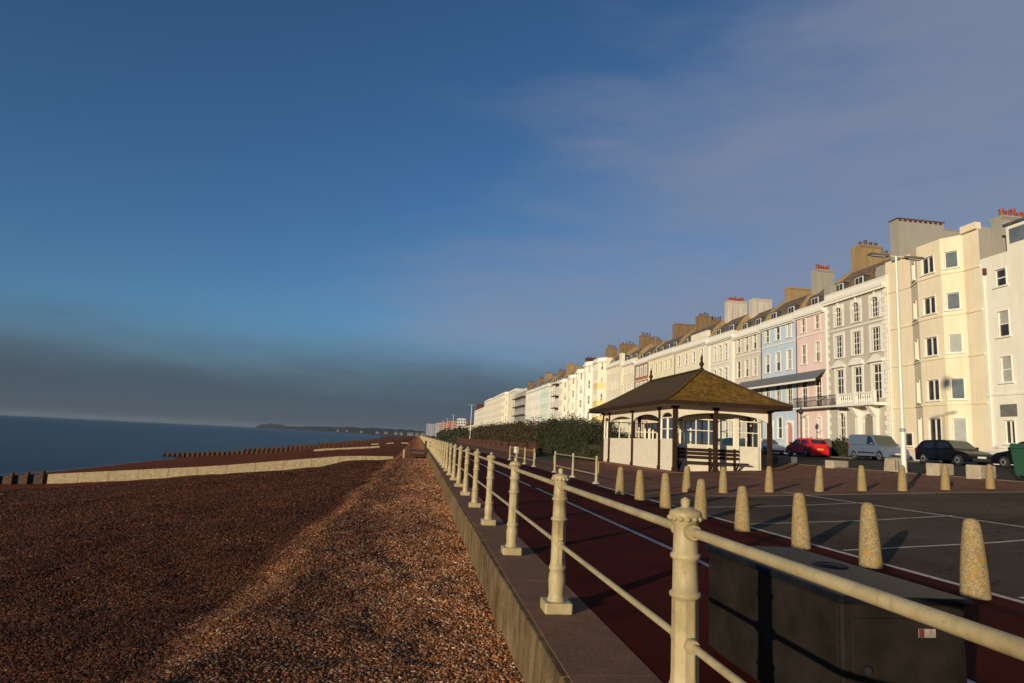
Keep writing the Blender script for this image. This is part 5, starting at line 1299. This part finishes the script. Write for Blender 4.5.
def timber_groyne(label, y, xa, xb, za, zb, step, mat, over=0, pw=.15):
    t = thing('groyne', label, 'groyne', ((xa + xb) / 2, y, -3), 'timber groynes along the beach')
    n = int(abs(xb - xa) / step)
    for k in range(n + 1):
        x = lerp(xa, xb, k / n); z = lerp(za, zb, k / n)
        MB().box(x - pw, x + pw, y - pw, y + pw, -8, z).build('post', mat, t)
    MB().hexa([(xb, y + .2, -8), (xa, y + .2, -8), (xa, y + .33, -8), (xb, y + .33, -8)], [(xb, y + .2, zb - .45), (xa, y + .2, za - .45), (xa, y + .33, za - .45), (xb, y + .33, zb - .45)]).build('plank', mat, t)
timber_groyne('second groyne, dark timber posts reaching into the sea', 152, -4, -53.5, -.85, -4.7, 1.0, M['timber'], pw=.13)
timber_groyne('third groyne, brown timber posts across the shingle', 205, -6, -50, -.95, -4.6, 1.3, M['timber'], pw=.16)
timber_groyne('fourth groyne, brown posts farther along the beach', 270, -6, -50, -.95, -4.6, 1.6, M['timber'], pw=.18)
timber_groyne('fifth groyne, low line of posts far along the beach', 350, -6, -50, -.95, -4.6, 2.0, M['timber'], pw=.2)
timber_groyne('farthest groyne, faint line of posts before the bend of the beach', 470, -6, -50, -.95, -4.5, 2.4, M['timber'], pw=.24)
def pale_bank(label, y, xa, xb, skip=1):
    t = thing('groyne', label, 'groyne', ((xa + xb) / 2, y, -2), 'pale concrete groynes far along the beach')
    n = 6
    for k in range(0, n, skip):
        a, c = lerp(xa, xb, k / n), lerp(xa, xb, (k + 1) / n)
        MB().hexa([(c + .05, y, -7), (a, y, -7), (a, y + .5, -7), (c + .05, y + .5, -7)], [(c + .05, y, beach_z(c, y) + .32), (a, y, beach_z(a, y) + .32), (a, y + .5, beach_z(a, y) + .32), (c + .05, y + .5, beach_z(c, y) + .32)]).build('panel', M['groyne_concrete'], t)
pale_bank('long pale concrete groyne between the second and third timber posts', 128, -7, -19)
pale_bank('short broken pale groyne halfway along the far beach', 192, -2.5, -15, 2)
# timber landing and steps against the wall
t = thing('beach_steps', 'dark timber landing and steps from the promenade down to the shingle', 'steps', (0, 68, -1))
for y in (66.2, 70.5):
    for x in (-.65, .85): MB().box(x - .07, x + .07, y - .07, y + .07, -2.4, .95).build('post', M['tarred'], t)
MB().box(-.75, .95, 66.3, 70.6, -.12, .0).build('landing', M['tarred'], t)
for x in (-.65, .85):
    for z in (.45, .88): MB().box(x - .03, x + .03, 66.3, 70.4, z, z + .1).build('handrail', M['tarred'], t)
b = MB(); b.box(-.65, .85, 66.22, 66.3, -1.3, -.3); b.build('face_boards', M['tarred'], t)
for k in range(5): MB().box(-.6, .8, 65.9 - k * .3, 66.2 - k * .3, -.38 - k * .2, -.30 - k * .2).build('tread', M['timber'], t)
for x in (-1.2,): MB().box(x - .07, x + .07, 63.4, 63.55, -2.2, .1).build('handrail_post', M['stone'], t)

# ------------------------------------------------------------------ sea haze
def haze(density):
    m = bpy.data.materials.new('sea_haze'); m.use_nodes = True; nt = m.node_tree; nt.nodes.remove(nt.nodes['Principled BSDF'])
    v = nt.nodes.new('ShaderNodeVolumePrincipled'); v.inputs['Color'].default_value = (.55, .63, .73, 1); v.inputs['Density'].default_value = density; v.inputs['Anisotropy'].default_value = .0
    nt.links.new(v.outputs[0], nt.nodes['Material Output'].inputs['Volume'])
    MBx = MB().box(-12500, 12500, -300, 12500, -9, 52); o = MBx.build('haze', m); o['kind'] = 'stuff'; return o
HAZE = .00003
if HAZE: tag(haze(HAZE), 'thin grey sea haze', 'haze', kind='stuff')

# ------------------------------------------------------------------ sky, sun, camera
EL = 9.0
sun_az = Vector((-math.sin(R(43.5)), -math.cos(R(43.5)), math.tan(R(EL)))).normalized()
ld = bpy.data.lights.new('sun', 'SUN'); ld.energy = 4.6; ld.angle = R(.6); ld.color = (1.0, .85, .62)
lo = bpy.data.objects.new('sun', ld); COL.objects.link(lo); lo.rotation_euler = (-sun_az).to_track_quat('-Z', 'Y').to_euler(); lo.location = (-30, -30, 40)
W = bpy.data.worlds.new('World'); S.world = W; W.use_nodes = True
nt = W.node_tree; bg = nt.nodes['Background']
sky = N(nt, 'ShaderNodeTexSky', sky_type='NISHITA'); sky.sun_disc = False; sky.sun_elevation = R(EL); sky.sun_rotation = R(223.5)
sky.air_density = 1.0; sky.dust_density = .2; sky.ozone_density = 4.8
SKY = .11
bg.inputs['Strength'].default_value = SKY
tc = N(nt, 'ShaderNodeTexCoord'); sp = N(nt, 'ShaderNodeSeparateXYZ'); nt.links.new(tc.outputs['Generated'], sp.inputs[0])
mp = N(nt, 'ShaderNodeMapping'); mp.inputs['Scale'].default_value = (1, 1, 2.6); nt.links.new(tc.outputs['Generated'], mp.inputs[0])
# thin high cloud, heaviest inland (+X) and low down
mp.inputs['Rotation'].default_value = (0, .35, .5)
mp.inputs['Scale'].default_value = (.8, .8, 3.0); n1 = noise_t(nt, mp.outputs[0], 2.0, 7, .55)
a1 = N(nt, 'ShaderNodeMath', operation='MULTIPLY_ADD'); a1.inputs[1].default_value = -.6; nt.links.new(sp.outputs[2], a1.inputs[0]); nt.links.new(sp.outputs[0], a1.inputs[2])
a2 = N(nt, 'ShaderNodeMath', operation='MULTIPLY_ADD'); a2.inputs[1].default_value = 1.0; nt.links.new(n1, a2.inputs[0]); nt.links.new(a1.outputs[0], a2.inputs[2])
mp3 = N(nt, 'ShaderNodeMapping'); mp3.inputs['Rotation'].default_value = (.2, .5, .5); mp3.inputs['Scale'].default_value = (1, 1.4, 5); nt.links.new(tc.outputs['Generated'], mp3.inputs[0])
n3 = noise_t(nt, mp3.outputs[0], 3.2, 8, .62)
a3 = N(nt, 'ShaderNodeMath', operation='MULTIPLY_ADD'); a3.inputs[1].default_value = .5; nt.links.new(n3, a3.inputs[0]); nt.links.new(a2.outputs[0], a3.inputs[2])
a2 = N(nt, 'ShaderNodeMath', operation='SUBTRACT'); a2.inputs[1].default_value = .25; nt.links.new(a3.outputs[0], a2.inputs[0])
m1 = N(nt, 'ShaderNodeMapRange', interpolation_type='SMOOTHSTEP'); m1.inputs[1].default_value = .24; m1.inputs[2].default_value = .95; m1.inputs[4].default_value = .80; nt.links.new(a2.outputs[0], m1.inputs[0])
c1 = mixc(nt, m1.outputs[0], sky.outputs[0], (2.05, 2.32, 3.15))
# fog bank lying along the horizon
mp2 = N(nt, 'ShaderNodeMapping'); mp2.inputs['Scale'].default_value = (1, 1, 5); nt.links.new(tc.outputs['Generated'], mp2.inputs[0]); n2 = noise_t(nt, mp2.outputs[0], 3.0, 6, .6)
zz = N(nt, 'ShaderNodeMath', operation='MULTIPLY_ADD'); zz.inputs[1].default_value = -.085; nt.links.new(n2, zz.inputs[0]); nt.links.new(sp.outputs[2], zz.inputs[2])
m2 = N(nt, 'ShaderNodeMapRange', interpolation_type='SMOOTHSTEP'); m2.inputs[1].default_value = .13; m2.inputs[2].default_value = .0; m2.inputs[3].default_value = 0; m2.inputs[4].default_value = .93
nt.links.new(zz.outputs[0], m2.inputs[0])
c2 = mixc(nt, m2.outputs[0], c1, (.57, .77, 1.08))
nt.links.new(c2, bg.inputs['Color'])

cam = bpy.data.cameras.new('camera'); co = bpy.data.objects.new('camera', cam); COL.objects.link(co); S.camera = co
cam.sensor_fit = 'HORIZONTAL'; cam.sensor_width = 36; cam.lens = 36 * F / 1024; cam.clip_end = 40000; cam.clip_start = .05
raw = lambda x, y: Vector(((x - CX) / F, -(y - CY) / F, -1))
up = raw(1000, HZ(1000)).cross(raw(0, HZ(0)))
if up.y < 0: up = -up
up.normalize(); yv = raw(418, HZ(418)); yv = (yv - up * yv.dot(up)).normalized(); xv = yv.cross(up)
M3 = Matrix((xv, yv, up))
co.matrix_world = Matrix.Translation((0, 0, CAMZ)) @ M3.to_4x4()
v_ = S.view_settings; v_.view_transform = 'Standard'; v_.look = 'None'; v_.exposure = 0.0; v_.gamma = 1
S.render.engine = 'CYCLES'; S.cycles.use_denoising = True
S.cycles.max_bounces = 6; S.cycles.transparent_max_bounces = 8
